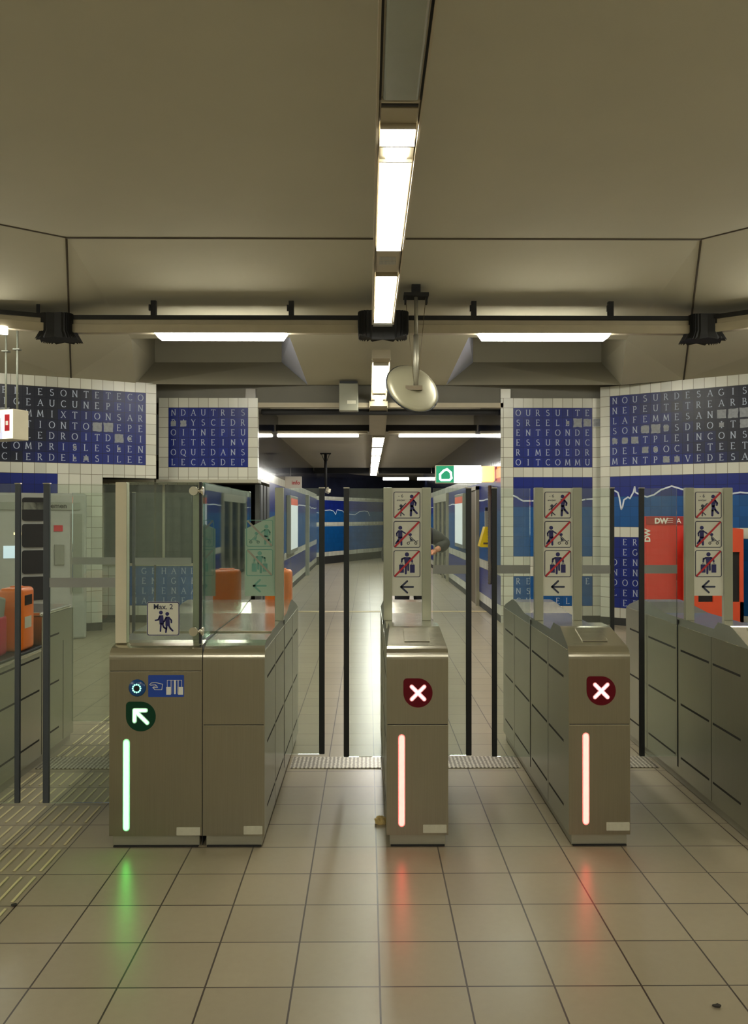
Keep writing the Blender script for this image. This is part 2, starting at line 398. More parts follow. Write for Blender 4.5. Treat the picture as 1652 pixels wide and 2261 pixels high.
def wall(name, p0, p1, z0, z1, base, regions=(), texts=(), worn=(), lines=(), thick=.15, xoff=0, extra=None):
    """tile wall from p0 to p1 (x,y), its face towards the room; local x starts at p0. regions: (x0,x1,z0,z1,mat)"""
    p0 = Vector(p0); p1 = Vector(p1); L = (p1 - p0).length; a = math.atan2(p1.y - p0.y, p1.x - p0.x)
    mb = MB()
    xs = sorted(set([0, L] + [min(max(r[i], 0), L) for r in regions for i in (0, 1)]))
    zs = sorted(set([z0, z1] + [min(max(r[i], z0), z1) for r in regions for i in (2, 3)]))
    for xa, xb in zip(xs, xs[1:]):
        for za, zb in zip(zs, zs[1:]):
            if xb - xa < 1e-5 or zb - za < 1e-5: continue
            xm, zm = (xa + xb) / 2, (za + zb) / 2; m = base
            for r in regions:
                if r[0] < xm < r[1] and r[2] < zm < r[3]: m = r[4]
            if m == 'hole': continue
            mb.face([(xa, 0, za), (xb, 0, za), (xb, 0, zb), (xa, 0, zb)], m)
    # returns and back of the slab
    if not any(r[4] == 'hole' for r in regions):
        mb.face([(0, thick, z0), (L, thick, z0), (L, thick, z1), (0, thick, z1)], base)
        mb.face([(0, 0, z1), (L, 0, z1), (L, thick, z1), (0, thick, z1)], base); mb.face([(0, 0, z0), (L, 0, z0), (L, thick, z0), (0, thick, z0)], base)
    mb.face([(0, 0, z0), (0, thick, z0), (0, thick, z1), (0, 0, z1)], base); mb.face([(L, 0, z0), (L, thick, z0), (L, thick, z1), (L, 0, z1)], base)
    bmesh.ops.remove_doubles(mb.bm, verts=mb.bm.verts[:], dist=1e-5)
    o = mb.build(name, None, None, (p0.x, p0.y, 0), a); struct(o)
    if texts or worn:
        tb = MB()
        for (x_, ztop, rows) in texts:
            for r, row in enumerate(rows):
                for c, ch in enumerate(row):
                    glyph(tb, ch, x_ + .15 * c + .075, ztop - .15 * r - .118, .088, -.003, M['letter'])
        tb.build('lettering', None, o)
    if worn:
        wb = MB()
        for (x_, z_, sc) in worn:
            n = 16; pts = []
            for k in range(n):
                q = 2 * PI * k / n; rr = .064 * sc * (1 + random.uniform(-.08, .08)) / max(abs(math.cos(q)), abs(math.sin(q)))
                pts.append((x_ + min(max(rr * math.cos(q), -.07), .07), -.004, z_ + min(max(rr * math.sin(q), -.07), .07)))
            wb.face(pts, M['worn'])
        wb.build('worn_tile', None, o)
    for ln in lines:
        lb = MB()
        for (a0, b0) in zip(ln, ln[1:]):
            cap(lb, [a0, b0], .022, -.002, M['scribble'], .002)
        lb.build('wave_line', None, o)
    return o, L, a
def wavy(x0, x1, z, amp, n, seed):
    r = random.Random(seed); pts = []; v = 0
    for i in range(n + 1):
        v = .75 * v + r.uniform(-1, 1) * amp * .6
        if r.random() < .06: v -= amp * 1.6
        pts.append((x0 + (x1 - x0) * i / n, z + v))
    return pts

# ================================================================== THE SETTING
mb = MB(); mb.face([(-7.6, -6, 0), (7.6, -6, 0), (7.6, 40, 0), (-7.6, 40, 0)])
struct(mb.build('floor', M['floor']))
mb = MB(); mb.box(-2.2, 2.2, 13.95, 14.12, .0005, .003); struct(mb.build('trim_1', M['strip']))

ZC = 4.44
c1 = Vector((-3.05, 8.37, ZC)); c2 = Vector((3.396, 8.37, ZC))
l1 = Vector((-7.6, 4.98, ZC)); r1 = Vector((7.6, 4.03, ZC))
wl = Vector((-4.155, 11.59, 3.56)); wlo = Vector((-7.6, 9.97, 3.56))
wr = Vector((4.49, 11.69, 3.56)); wro = Vector((7.6, 9.45, 3.56))
def fac(px, py):
    k = (1140 - py) / F; d = (4.44 + .2034 * 8.37 - H) / (k + .2034); return at(px, py, d)
mb = MB()
mb.face([(-7.6, -6, ZC), (7.6, -6, ZC), r1, c2, c1, l1])
aL = fac(290, 748); bL = at(300, 848, 12.0); cL = at(342, 800, 13.3); eL = at(622, 800, 13.3); gL = fac(640, 745); hL = at(680, 850, 12.5)
aR = fac(1383, 750); bR = at(1372, 850, 12.0); cR = at(1328, 800, 13.3); eR = at(1045, 800, 13.3); gR = fac(1035, 745); hR = at(985, 850, 12.5)
for p in (cL, eL, cR, eR): pass
up = lambda p: Vector((p.x, p.y, 4.75))
mb.face([c1, c2, aR, gR, gL, aL])
mb.face([l1, c1, wl, wlo]); mb.face([r1, c2, wr, wro])
mb.face([c1, aL, wl]); mb.face([aL, bL, wl]); mb.face([c2, aR, wr]); mb.face([aR, bR, wr])
mb.face([gL, gR, hR, hL])
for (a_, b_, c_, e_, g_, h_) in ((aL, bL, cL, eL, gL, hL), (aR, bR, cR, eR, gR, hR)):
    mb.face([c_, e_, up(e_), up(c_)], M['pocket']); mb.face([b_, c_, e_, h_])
    mb.face([g_, h_, e_, up(e_)], M['header']); mb.face([a_, b_, c_, up(c_)]); mb.face([a_, g_, up(e_), up(c_)])
ce = mb.build('ceiling', M['ceil']); struct(ce)
bmj = MB()
bmj.tube([c1 + Vector((0, 0, -.004)), c2 + Vector((0, 0, -.004))], .011, None, 6); bmj.tube([c1, l1], .011, None, 6); bmj.tube([c2, r1], .011, None, 6)
bmj.tube([c1, wl], .011, None, 6); bmj.tube([c2, wr], .011, None, 6)
struct(bmj.build('trim_2', M['joint']))
# header beam over the corridor mouth and slabs behind it
mb = MB(); mb.box(X(300, 12.5), X(1372, 12.5), 12.55, 12.85, 3.34, 3.62); struct(mb.build('trim_3', M['header']))
mb = MB(); mb.box(-1.75, 2.2, 12.52, 12.60, 3.27, 3.34); struct(mb.build('trim_4', M['rail']))
ZK = 3.15
mb = MB(); mb.box(-7, 7, 12.85, 15.72, 3.55, 3.6); mb.box(-1.85, 2.15, 15.7, 40, ZK, ZK + .5); mb.box(-7, -1.85, 14.6, 22, 2.6, 2.7)
o = mb.build('ceiling', M['ceilc']); struct(o)
mb = MB(); mb.box(-7.6, -1.9, 12.9, 14.8, 2.17, 2.2); struct(mb.build('ceiling', M['header']))

# left diagonal wall
pL0 = Vector((-4.99 - .9063 * 2.88, 11.2 - .4226 * 2.88)); pL1 = Vector((-3.09, 12.09))
dirL = (pL1 - pL0).normalized(); LL = (pL1 - pL0).length
# regions measured back from the right-hand end (the letter field ends one tile short)
xe = LL - .155; g = math.floor(xe / .15) * .15; xo = xe - g
pL0 = pL1 - dirL * (math.floor(LL / .15) * .15 + .0); LL = (pL1 - pL0).length; xe = LL - .15
rowsL = ["UELLESONTETECO", "LIGEAUCUNEPEIN", "RLIMMIXTIONSAR", "  ATIONTO  EPE", "  ALEDROITDUCI", "TCOMPRISLESLEN", "ICIERDELASILEE"]
wn = [(xe - .15 * (14 - c) + .075, 3.41 - .15 * r - .075, sc) for r, c, sc in
      ((3, 9, 1), (3, 10, 1), (4, 11, .95), (2, 1, .9), (2, 2, .6), (4, 12, .35), (5, 7, .35), (3, 2, .5), (6, 7, .3), (6, 8, .5), (5, 11, .3))]
o, _, _ = wall('wall_left', pL0, pL1, 0, 3.56, M['white'],
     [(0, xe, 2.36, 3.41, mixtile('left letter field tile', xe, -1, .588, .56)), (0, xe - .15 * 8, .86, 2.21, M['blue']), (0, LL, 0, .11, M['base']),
      (LL - .15 * 5, LL, -.1, 2.17, 'hole')],
     [(xe - .15 * 14, 3.41, rowsL)], wn)
# left frontal lintel wall
mbx = X(350, 12.5); xl = X(569, 12.5)
o, L2, _ = wall('wall_left', (mbx, 12.5), (xl, 12.5), 2.17, 3.41, M['white'], [(.15, .15 + 1.2, 2.36, 3.26, M['blue'])],
     [(.15, 3.26, ["NDAUTRES", "PAYSCEDR", "OITNEPEU", "TETREINV", "OQUEDANS", "LECASDEP"])], [(.225, 3.02, .6), (.375, 3.02, .7)])
mb = MB(); mb.box(X(197, 12.4), xl + .02, 12.40, 12.75, 2.12, 2.17); struct(mb.build('trim_5', M['plinth']))
# wall under the lintel with the ticket office window
kx0 = X(196, 12.62); kx1 = X(447, 12.62)
o, _, _ = wall('wall_left', (kx0, 12.62), (kx1, 12.62), 0, 2.15, M['white'],
     [(X(206, 12.62) - kx0, 2, .86, 2.1, 'hole'), (X(275, 12.62) - kx0, 2, .26, .86, M['teal']), (0, 2, 0, .11, M['base'])],
     [(X(286, 12.62) - kx0, .86, ["IGEHAND", "FENIGVE", "ELKENAA", "NAAIGE"])])
mb = MB(); mb.box(X(206, 12.7), kx1 - .02, 12.68, 12.72, .87, 2.14)
wo = mb.build('window_1', M['dglass']); struct(wo)
mb = MB()
for px_ in (206, 227, 281, 362, 441): mb.box(X(px_, 12.66) - .015, X(px_, 12.66) + .015, 12.63, 12.68, .87, 2.12)
mb.box(X(206, 12.66), kx1 - .02, 12.60, 12.67, .86, .9)
mb.build('window_frame', M['mullion'], wo)
# right frontal wall
rx0 = X(1112, 12.5); rx1 = X(1327, 12.5)
o, _, _ = wall('wall_right', (rx0, 12.5), (rx1, 12.5), 0, 3.41, M['white'],
     [(.15, 1.35, 2.36, 3.26, M['blue']), (.15, 1.35, 1.01, 2.21, M['teal']), (.15, 1.35, 1.76, 2.21, M['blue']), (.15, 1.35, .26, .71, M['teal']), (0, 2, 0, .11, M['base'])],
     [(.15, 3.26, ["OURSUITE", "SREELL  ", "ENTFONDE", "ESSURUNC", "RIMEDEDR", "OITCOMMU"]), (.15, .71, ["RE     E", "NS      ", "CH  ELI "])],
     [(1.125, 3.035, 1), (1.275, 3.035, .9), (1.425, 3.035, .9), (.975, 3.035, .4)],
     [[(.15, 1.93), (.2, 1.91), (.24, 1.88), (.3, 1.85), (.42, 1.85), (.6, 1.86), (.8, 1.85), (1.0, 1.86), (1.1, 1.83), (1.17, 1.86), (1.25, 1.875), (1.35, 1.88)]])
# right diagonal wall
pR0 = Vector((3.5, 12.4)); dR = Vector((1.67, -1.2)).normalized(); pR1 = pR0 + dR * 5.1
wn = [(.15 + .15 * c + .075, 3.41 - .15 * r - .075, sc) for r, c, sc in
      ((2, 10, .9), (2, 11, 1), (2, 12, 1), (3, 3, .9), (3, 4, 1), (3, 5, .6), (3, 10, .5), (3, 12, .9), (4, 0, .6), (4, 1, .7), (4, 2, .8), (5, 3, .7), (5, 4, .5), (6, 5, .7), (6, 6, .6))]
o, _, _ = wall('wall_right', pR0, pR1, 0, 3.56, M['white'],
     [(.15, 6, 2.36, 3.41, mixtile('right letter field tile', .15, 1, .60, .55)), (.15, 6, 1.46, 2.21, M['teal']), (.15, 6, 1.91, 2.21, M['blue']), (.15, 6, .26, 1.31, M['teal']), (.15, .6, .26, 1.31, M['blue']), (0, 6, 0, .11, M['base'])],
     [(.15, 3.41, ["NOUSURDESAGIS", "NEPEUTETREARB", "LAFEMMESAN   ", "SONTLESDROITT", "RETTPLEINCONS", "DELASOCIETEET", "MENTPRIVEDESA"]),
      (.15, 1.31, [" ER", " EG", "DEN", "NEN", "DOO", "LEN", " EE"])], wn,
     [[(.15, 2.0), (.22, 2.0), (.27, 1.97), (.29, 1.9), (.32, 1.72), (.34, 1.76), (.36, 1.86), (.42, 1.9), (.45, 1.88), (.5, 1.97), (.52, 2.05), (.53, 1.97), (.6, 1.93), (.7, 1.9), (.8, 1.93), (.9, 2.0), (1.05, 2.05), (1.2, 2.0), (1.35, 1.96), (1.5, 1.9)] + wavy(1.6, 3.2, 1.92, .03, 22, 5)])
# enclosing walls of the hall, beyond the frame
def plainwall(name, p0, p1, z1, m):
    mb = MB(); p0 = Vector(p0); p1 = Vector(p1); L = (p1 - p0).length
    mb.box(0, L, 0, .12, 0, z1); o = mb.build(name, m, None, (p0.x, p0.y, 0), math.atan2(p1.y - p0.y, p1.x - p0.x)); struct(o)
plainwall('wall_left', (-7.6, -6), (-7.6, 10.0), ZC, M['white'])
plainwall('wall_right', (7.6, 9.7), (7.6, -6), ZC, M['white'])
plainwall('wall_back', (7.6, -6), (-7.6, -6), ZC, M['white'])

# corridor walls
XL, XR = -1.70, 2.02
reg = [(0, 40, 0, .11, M['base']), (0, 40, .26, .71, M['blue']), (0, 40, .86, 1.7, M['teal']), (0, 40, 1.7, 2.21, M['blue']), (0, 40, 2.36, 4, M['navy'])]
# left: local x runs from far end to the mouth would flip; use far-to-near so the face looks to +X
Lw = 27.6 - 14.3
o, _, _ = wall('wall_left', (XL, 14.3), (XL, 27.6), 0, 3.5, M['white'], reg, [(.9 + .3 * k, .60, [random.choice('ABDEN')]) for k in range(6)], (), [wavy(3.5, 13, 1.9, .02, 50, 3)])
o.scale = (1, 1, 1)
o, _, _ = wall('wall_left', (XL, 12.52), (XL, 14.3), 2.17, 3.55, M['white'], [(0, 40, 2.36, 4, M['navy'])])
for f in (): pass
o, _, _ = wall('wall_right', (XR, 30), (XR, 12.52), 0, 3.55, M['white'], reg, (), (), [wavy(.5, 17, 1.9, .02, 60, 9)])
# curved far end of the corridor
pE0 = Vector((-1.72, 27.5)); pE1 = Vector((3.4, 38.2))
wall('wall_back', pE0, pE1, 0, 3.3, M['white'], [(0, 20, 0, .26, M['base']), (0, 20, .41, 1.28, M['teal']), (0, 20, 1.42, 2.17, M['blue']), (0, 20, 1.42, 1.8, M['teal']), (0, 20, 2.3, 4, M['navy'])], (), (),
     [[(x_, 1.70 + z_) for x_, z_ in ((0, .05), (.35, .02), (.6, .12), (1.0, .14), (1.25, .1), (1.4, -.02), (1.5, .15), (1.9, .12), (2.1, .02), (2.25, -.18), (2.45, 0), (2.9, -.02), (3.3, .1), (3.7, .12), (4.0, .1), (4.15, -.05))]])
# side hall behind the lintel
mb = MB(); mb.box(-6.6, XL, 18.2, 18.3, 0, 2.7); struct(mb.build('wall_back', M['header']))
mb = MB(); mb.box(kx1 - .12, kx1, 12.75, 15.2, 0, 2.15); struct(mb.build('wall_left', M['blue']))
mb = MB(); mb.box(-6.2, kx1 - .12, 13.4, 13.5, 0, 2.15); struct(mb.build('wall_left', M['shutter']))
mb = MB(); mb.box(-6.6, -6.5, 13, 18.2, 0, 2.7); struct(mb.build('wall_left', M['shutter']))
# corner shutter under the lintel edge
mb = MB(); mb.box(XL - .07, XL, 13.0, 14.3, 0, 2.12)
for k in range(3): mb.box(XL - .005, XL + .012, 13.05 + k * .42, 13.07 + k * .42, 0, 2.12, M['mullion'])
struct(mb.build('door_1', M['shutter']))
# right corridor wall: brown door and glazed doors
mb = MB(); mb.box(XR - .03, XR + .01, 15.0, 16.0, 0, 2.1); dd = mb.build('door_2', M['brown']); struct(dd)
mb = MB(); mb.box(XR - .06, XR, 14.93, 15.0, 0, 2.16); mb.box(XR - .06, XR, 16.0, 16.07, 0, 2.16); mb.box(XR - .06, XR, 14.93, 16.07, 2.1, 2.17)
mb.build('door_frame', M['mullion'], dd)
mb = MB(); mb.box(XR - .03, XR + .01, 20.6, 24.4, .1, 2.0); dd = mb.build('door_3', M['doorglass']); struct(dd)
mb = MB()
for y_ in (20.6, 21.8, 23.1, 24.4): mb.box(XR - .07, XR, y_ - .03, y_ + .03, 0, 2.05)
mb.box(XR - .07, XR, 20.55, 24.45, 2.0, 2.2)
mb.build('door_frame', M['mullion'], dd)
mb = MB(); mb.box(XL, XL + .09, 22.6, 22.9, 0, 2.2); struct(mb.build('trim_6', M['greyp']))

# threshold plates in the passages
PASS = [(-2.13, -1.26), (-.504, .093), (.395, .986), (1.29, 1.88)]
lab = ['chequered metal threshold plate in the wide gate passage over the tactile paving',
       'chequered metal threshold plate left of the central turnstile cabinet',
       'chequered metal threshold plate between central and right turnstile cabinets',
       'chequered metal threshold plate right of the right red-cross cabinet, mostly hidden']
for (a_, b_), l_ in zip(PASS, lab):
    mb = MB(); mb.box(a_ + .005, b_ - .005, 5.30, 5.54, .001, .006, bevel=.001)
    tag(mb.build('threshold_plate', M['plate']), l_, 'floor plate', 'chequered threshold plates in the gate passages')
# tactile ridges
mb = MB()
for r in range(-8, 13):
    y0 = 4.044 + .3 * r
    if 5.2 < y0 + .15 < 5.5: continue
    for c in range(15):
        x_ = -1.458 - .03 - .06 * c
        if x_ < -2.1 and y0 > 3.9: continue
        mb.box(x_ - .006, x_ + .006, y0 + .03, y0 + .27, .0005, .005, bevel=.002, seg=1)
o = mb.build('tactile_ridges', M['ridge']); tag(o, 'rows of raised pale tactile ridges on the floor running through the wide left gate', 'tactile paving', kind='stuff')

# ================================================================== LIGHTS
XF = .165
def lampbox(name, label, group, x0, x1, y0, y1, z0, z1, m, slopez=0):
    t = empty(name, ((x0 + x1) / 2, (y0 + y1) / 2, z0), label, 'light', group)
    cx, cy = (x0 + x1) / 2, (y0 + y1) / 2
    mb = MB(); mb.box(x0 - cx, x1 - cx, y0 - cy, y1 - cy, 0, z1 - z0 - .012, bevel=.012)
    o = mb.build('diffuser', m, t)
    mb = MB(); mb.box(x0 - cx - .008, x1 - cx + .008, y0 - cy - .008, y1 - cy + .008, z1 - z0 - .014, z1 - z0)
    for e_ in (y0 - cy - .014, y1 - cy + .002): mb.box(x0 - cx - .008, x1 - cx + .008, e_, e_ + .012, -.002, z1 - z0)
    mb.build('lamp_frame', M['rail'], t)
    return t
# main housing running over the gates
hs = empty('light_housing', (XF, 3, 3.70), 'long beige ceiling light channel running from overhead to the cross beam', 'light housing')
mb = MB(); mb.box(-.105, .105, -8.5, 5.95, .03, .17, bevel=.004)
for sx in (-1, 1): mb.box(sx * .114 - .006, sx * .114 + .006, -8.5, 5.98, .0, .17)
mb.build('channel', M['rail'], hs)
mb = MB()
for sx in (-1, 1): mb.box(sx * .1015 - .007, sx * .1015 + .007, -8.5, 1.16, .018, .03)
mb.box(-.095, .095, 1.20, 1.225, .016, .03)
mb.build('shadow_gap', M['dark'], hs)
mb = MB(); mb.box(-.095, .095, 1.24, 1.40, .016, .03); mb.build('cover', M['rail'], hs)
mb = MB(); mb.box(-.097, .097, 1.63, 1.835, .012, .03); mb.build('cover', M['rail'], hs)
mb = MB(); mb.box(-.093, .093, 3.52, 4.08, .012, .03, bevel=.003); cv = mb.build('cover', M['rail'], hs)
mb = MB()
for r in range(2):
    for k in range(12): mb.box(-.068 + k * .0115, -.060 + k * .0115, 3.66 + r * .11, 3.75 + r * .11, .010, .013)
mb.build('vent_grille', M['railgrey'], cv)
mb = MB(); mb.box(-.105, .105, 5.92, 6.02, -.01, .15); mb.build('end_cap', M['railgrey'], hs)
for y_ in (-4, -1, 3.2, 5.2):
    mb = MB(); mb.tube([(0, y_, .16), (0, y_, .74)], .012); mb.build('hanger_rod', M['plinth'], hs)
lampbox('tube_light', 'unlit grey diffuser overhead at the very top of the picture', None, XF - .088, XF + .088, 2.5, 4.12, 3.69, 3.73, M['unlit'])
t = lampbox('emergency_light', 'short glaring stepped lamp just before the long lit tubes', None, XF - .09, XF + .09, 4.42, 4.62, 3.692, 3.73, M['lampx'])
mb = MB(); mb.box(-.062, .062, .115, .285, .005, .03, bevel=.006); mb.build('lamp_nose', M['lampx'], t)
lampbox('tube_light', 'longest glaring lit tube cover above the gates', None, XF - .088, XF + .088, 4.85, 6.46, 3.697, 3.73, M['lamp'])
lampbox('tube_light', 'lit tube cover just before the dark bellows of the cross beam', None, XF - .088, XF + .088, 7.16, 8.88, 3.697, 3.73, M['lamp'])
lampbox('tube_light', 'unlit tube cover overhead above the viewer, outside the picture', None, XF - .088, XF + .088, .15, 1.8, 3.69, 3.73, M['unlit'])
for y_ in (-2.2, -4.5):
    lampbox('tube_light', 'lit tube cover overhead behind the viewer, outside the picture', 'tube lights behind the viewer', XF - .088, XF + .088, y_, y_ + 1.65, 3.697, 3.73, M['lamp'])
# second housing, sloping gently to the corridor mouth
import mathutils
def slopehouse(p, q, wd, hgt, name, label):
    p = Vector(p); q = Vector(q); L = (q - p).length; t = empty(name, p, label, 'light housing'); t.rotation_euler.x = math.asin((q.z - p.z) / L)
    mb = MB(); mb.box(-wd / 2, wd / 2, 0, L, .02, hgt, bevel=.003); 
    for sx in (-1, 1): mb.box(sx * wd / 2 - .004, sx * wd / 2 + .004, 0, L, 0, hgt)
    mb.build('channel', M['rail'], t); return t
t = slopehouse((XF, 9.95, 3.50), (XF, 12.5, 3.35), .22, .13, 'light_housing', 'beige light channel between cross beam and corridor header')
k_ = -.15 / 2.55
ls = lampbox('tube_light', 'lit tube cover between the round mirror and the bellows', None, XF - .085, XF + .085, 10.15, 11.75, 3.42, 3.47, M['lamp']); ls.rotation_euler.x = math.atan(k_)
ls = lampbox('emergency_light', 'small stepped lit lamp beside the left rim of the round mirror', None, XF - .08, XF + .08, 11.85, 12.1, 3.345, 3.395, M['lampx']); ls.rotation_euler.x = math.atan(k_)
mb = MB(); mb.box(-.055, .055, .1, .38, .0, .045, bevel=.01); mb.build('lamp_nose', M['lampx'], ls)
slopehouse((XF, 12.45, 3.26), (XF + .02, 14.45, 3.02), .27, .1, 'light_housing', 'grey beige sloping light channel under the corridor mouth')
t = empty('light_housing', (XF + .03, 14.5, 3.04), 'light channel along the corridor ceiling', 'light housing')
mb = MB(); mb.box(-.12, .12, 0, 13.8, 0, .1); mb.build('channel', M['rail'], t)
for k in range(6):
    y_ = 14.6 + k * 2.3
    lampbox('tube_light', ['nearest', 'second', 'third', 'fourth', 'fifth', 'farthest'][k] + ' lit tube cover in the receding corridor ceiling row', 'corridor ceiling tubes', XF + .03 - .1, XF + .03 + .1, y_, y_ + 1.98, 3.01, 3.035, M['lampc'])

# cross beam
def beam(p, q, label, name='light_beam'):
    p = Vector(p); q = Vector(q); L = (q - p).length
    t = empty(name, p, label, 'light beam'); t.rotation_euler.z = math.atan2(q.y - p.y, q.x - p.x)
    mb = MB(); mb.box(0, L, 0, .22, .06, .19, bevel=.006); mb.box(0, L, -.02, .0, .03, .13, bevel=.004)
    mb.build('channel', M['rail'], t)
    mb = MB(); mb.box(0, L, -.03, .24, .185, .232); mb.build('top_rail', M['dark'], t)
    return t
CB = 3.715
cbm = beam((-3.54, 9.6, CB), (3.88, 9.6, CB), 'wide beige cross beam with black top rail spanning the hall')
for p_ in (338, 643, 1047, 1350):
    x_ = X(p_, 9.65) + 3.54
    mb = MB(); mb.box(x_ - .03, x_ + .03, .04, .1, .23, .42); mb.box(x_ - .05, x_ - .03, .03, .06, .3, .37); mb.build('bracket', M['dark'], cbm)
dl = Vector((-.927, -.375, 0)); dr = Vector((.78, -.62, 0))
pl = Vector((-3.6, 9.58, CB)); pr = Vector((3.94, 9.58, CB))
ql = pl + dl * 4.2; bl_ = beam(ql, pl, 'left end of the cross beam bending towards the viewer')
mb = MB(); L_ = 4.2 - .22; mb.box(L_, L_ + .04, .04, .1, .23, .42); mb.build('bracket', M['dark'], bl_)
qr = pr + dr * 4.2; beam(pr, qr, 'right end of the cross beam bending towards the viewer')
for (a_, b_, l_) in ((338, 632, 'long lit tube under the cross beam, left of centre'), (1060, 1353, 'long lit tube under the cross beam, right of centre')):
    x0, x1 = X(a_, 9.6), X(b_, 9.6)
    t = empty('tube_light', ((x0 + x1) / 2, 9.66, 3.70), l_, 'light', 'cross beam tubes'); hl = (x1 - x0) / 2
    mb = MB(); mb.prism([(-hl + .05, 0), (hl - .05, 0), (hl, .07), (-hl, .07)], -.075, .15); mb.build('diffuser', M['lamp'], t)
# end lamps on the bent pieces
t = empty('tube_light', pl + dl * .52 + Vector((0, 0, .0)), 'short lit tube end at the left edge of the picture', 'light', 'cross beam tubes'); t.rotation_euler.z = math.atan2(-dl.y, -dl.x)
mb = MB(); mb.box(-1.5, 0, -.03, .12, -.02, .05, bevel=.01); mb.build('diffuser', M['lamp'], t)
t = empty('tube_light', pr + dr * .55, 'lit tube tip at the right edge of the picture', 'light', 'cross beam tubes'); t.rotation_euler.z = math.atan2(dr.y, dr.x)
mb = MB(); mb.box(0, 1.5, -.03, .12, -.02, .05, bevel=.01); mb.build('diffuser', M['lamp'], t)
# presumed run of the light ring, unseen, added to light the hall sides
for sx, e_ in ((-1, pl + dl * 4.2), (1, pr + dr * 4.2)):
    b0 = Vector((sx * 6.9, -4, CB)); b1 = Vector((sx * 6.9, 7.0, CB))
    beam(b0, b1, 'added unseen beige light beam along the %s side of the hall, outside the picture' % ('left' if sx < 0 else 'right'))
    for k in range(4):
        mb = MB(); mb.box(sx * 6.9 - .18, sx * 6.9 + .0, -3.4 + k * 2.5, -1.6 + k * 2.5, CB - .05, CB + .028, bevel=.012)
        tag(mb.build('tube_light', M['lamp']), 'added unseen lit tube on the beam along the %s side of the hall, outside the picture' % ('left' if sx < 0 else 'right'), 'light', 'added side beam tubes')
beam((-5.2, -3.2, CB), (5.2, -3.2, CB), 'added unseen beige cross beam behind the viewer, outside the picture')  # unseen, added so the cabinet noses catch horizontal highlight bands
for x_ in (-2.4, 1.2):
    mb = MB(); mb.box(x_, x_ + 1.6, -3.18, -3.02, CB - .05, CB + .028, bevel=.012)
    tag(mb.build('tube_light', M['lamp']), 'added unseen lit tube on the cross beam behind the viewer, outside the picture', 'light', 'added rear beam tubes')
# black bellows
def bellows(name, cx, cy, z0, z1, wd, dep, flare, label, rnd=False, rz=0):
    mb = MB(); n = 64; rings = []
    levels = 7
    for j in range(levels + 1):
        f = j / levels; zz = z1 + (z0 - z1) * f; fl = 1 + flare * max(0, (f - .72) / .28) ** 1.3; row = []
        for k in range(n):
            a = 2 * PI * k / n; pl_ = 1 + (.035 if k % 2 else -.035)
            ca, sa = math.cos(a), math.sin(a); e = .35
            px_ = math.copysign(abs(ca) ** e, ca) * wd / 2 * fl * pl_; py_ = math.copysign(abs(sa) ** e, sa) * dep / 2 * (1 + (fl - 1) * .4) * pl_
            zz2 = zz - (.02 if (j == levels and k % 2) else 0) - (.10 * (1 - (px_ / (wd / 2)) ** 2) * f if rnd and py_ < 0 else 0)
            row.append(mb.bm.verts.new((px_, py_, zz2 - z0)))
        rings.append(row)
    for q, r_ in zip(rings, rings[1:]):
        for k in range(n): mb.bm.faces.new((q[k], q[(k + 1) % n], r_[(k + 1) % n], r_[k]))
    mb.bm.faces.new(rings[0]); mb.bm.faces.new(rings[-1][::-1])
    o = mb.build(name, M['dark'], None, (cx, cy, z0), rz); tag(o, label, 'bellows', 'black bellows on the light beam joints'); return o
bellows('bellows', -3.60, 9.66, 3.68, 3.96, .36, .32, .30, 'black pleated bellows on the left joint of the cross beam')
bellows('bellows', 3.93, 9.66, 3.68, 3.96, .36, .32, .30, 'black pleated bellows on the right joint of the cross beam')
bellows('bellows', X(846, 9.5), 9.50, 3.70, 3.93, .56, .5, -.02, 'black pleated bellows in the middle of the cross beam', True)

# second cross row at the corridor mouth
t = empty('light_beam', (0, 15.1, 3.12), 'dark cross rail with thin lit tubes inside the corridor mouth', 'light beam')
mb = MB(); mb.box(XL + .02, XR - .02, 0, .12, .06, .17); mb.build('top_rail', M['dark'], t)
mb = MB(); mb.box(XL + .05, -.0, -.02, .1, .01, .06); mb.box(.38, XR - .05, -.02, .1, .01, .06); mb.build('channel', M['rail'], t)
for (a_, b_, l_) in ((612, 792, 'thin lit tube across the corridor mouth, left half'), (881, 1066, 'thin lit tube across the corridor mouth, right half')):
    mb = MB(); mb.box(X(a_, 15.1), X(b_, 15.1), 15.06, 15.16, 3.07, 3.12, bevel=.012)
    tag(mb.build('tube_light', M['lampt']), l_, 'light', 'corridor mouth tubes')
mb = MB(); mb.box(X(578, 12.8), X(1108, 12.8), 12.72, 12.86, 3.19, 3.27, bevel=.01)
tag(mb.build('cable_duct', M['dark']), 'black cable duct under the grey header of the corridor mouth', 'duct')
mb = MB(); mb.box(XL + .01, 0.05, 26, 26.15, 2.97, 3.145); mb.box(.34, XR - .01, 26, 26.15, 2.97, 3.145); tag(mb.build('cable_duct', M['dark']), 'black cross duct at the far end of the corridor ceiling', 'duct')
for (a_, b_, l_) in ((846, 903, 'oblong lit lamp at the far end of the corridor, left one'), (922, 950, 'oblong lit lamp at the far end of the corridor, right one')):
    mb = MB(); mb.box(X(a_, 28.5), X(b_, 28.5), 28.5, 28.62, Z(1060, 28.5), Z(1054, 28.5), bevel=.02)
    tag(mb.build('tube_light', M['lampc']), l_, 'light', 'far corridor lamps')

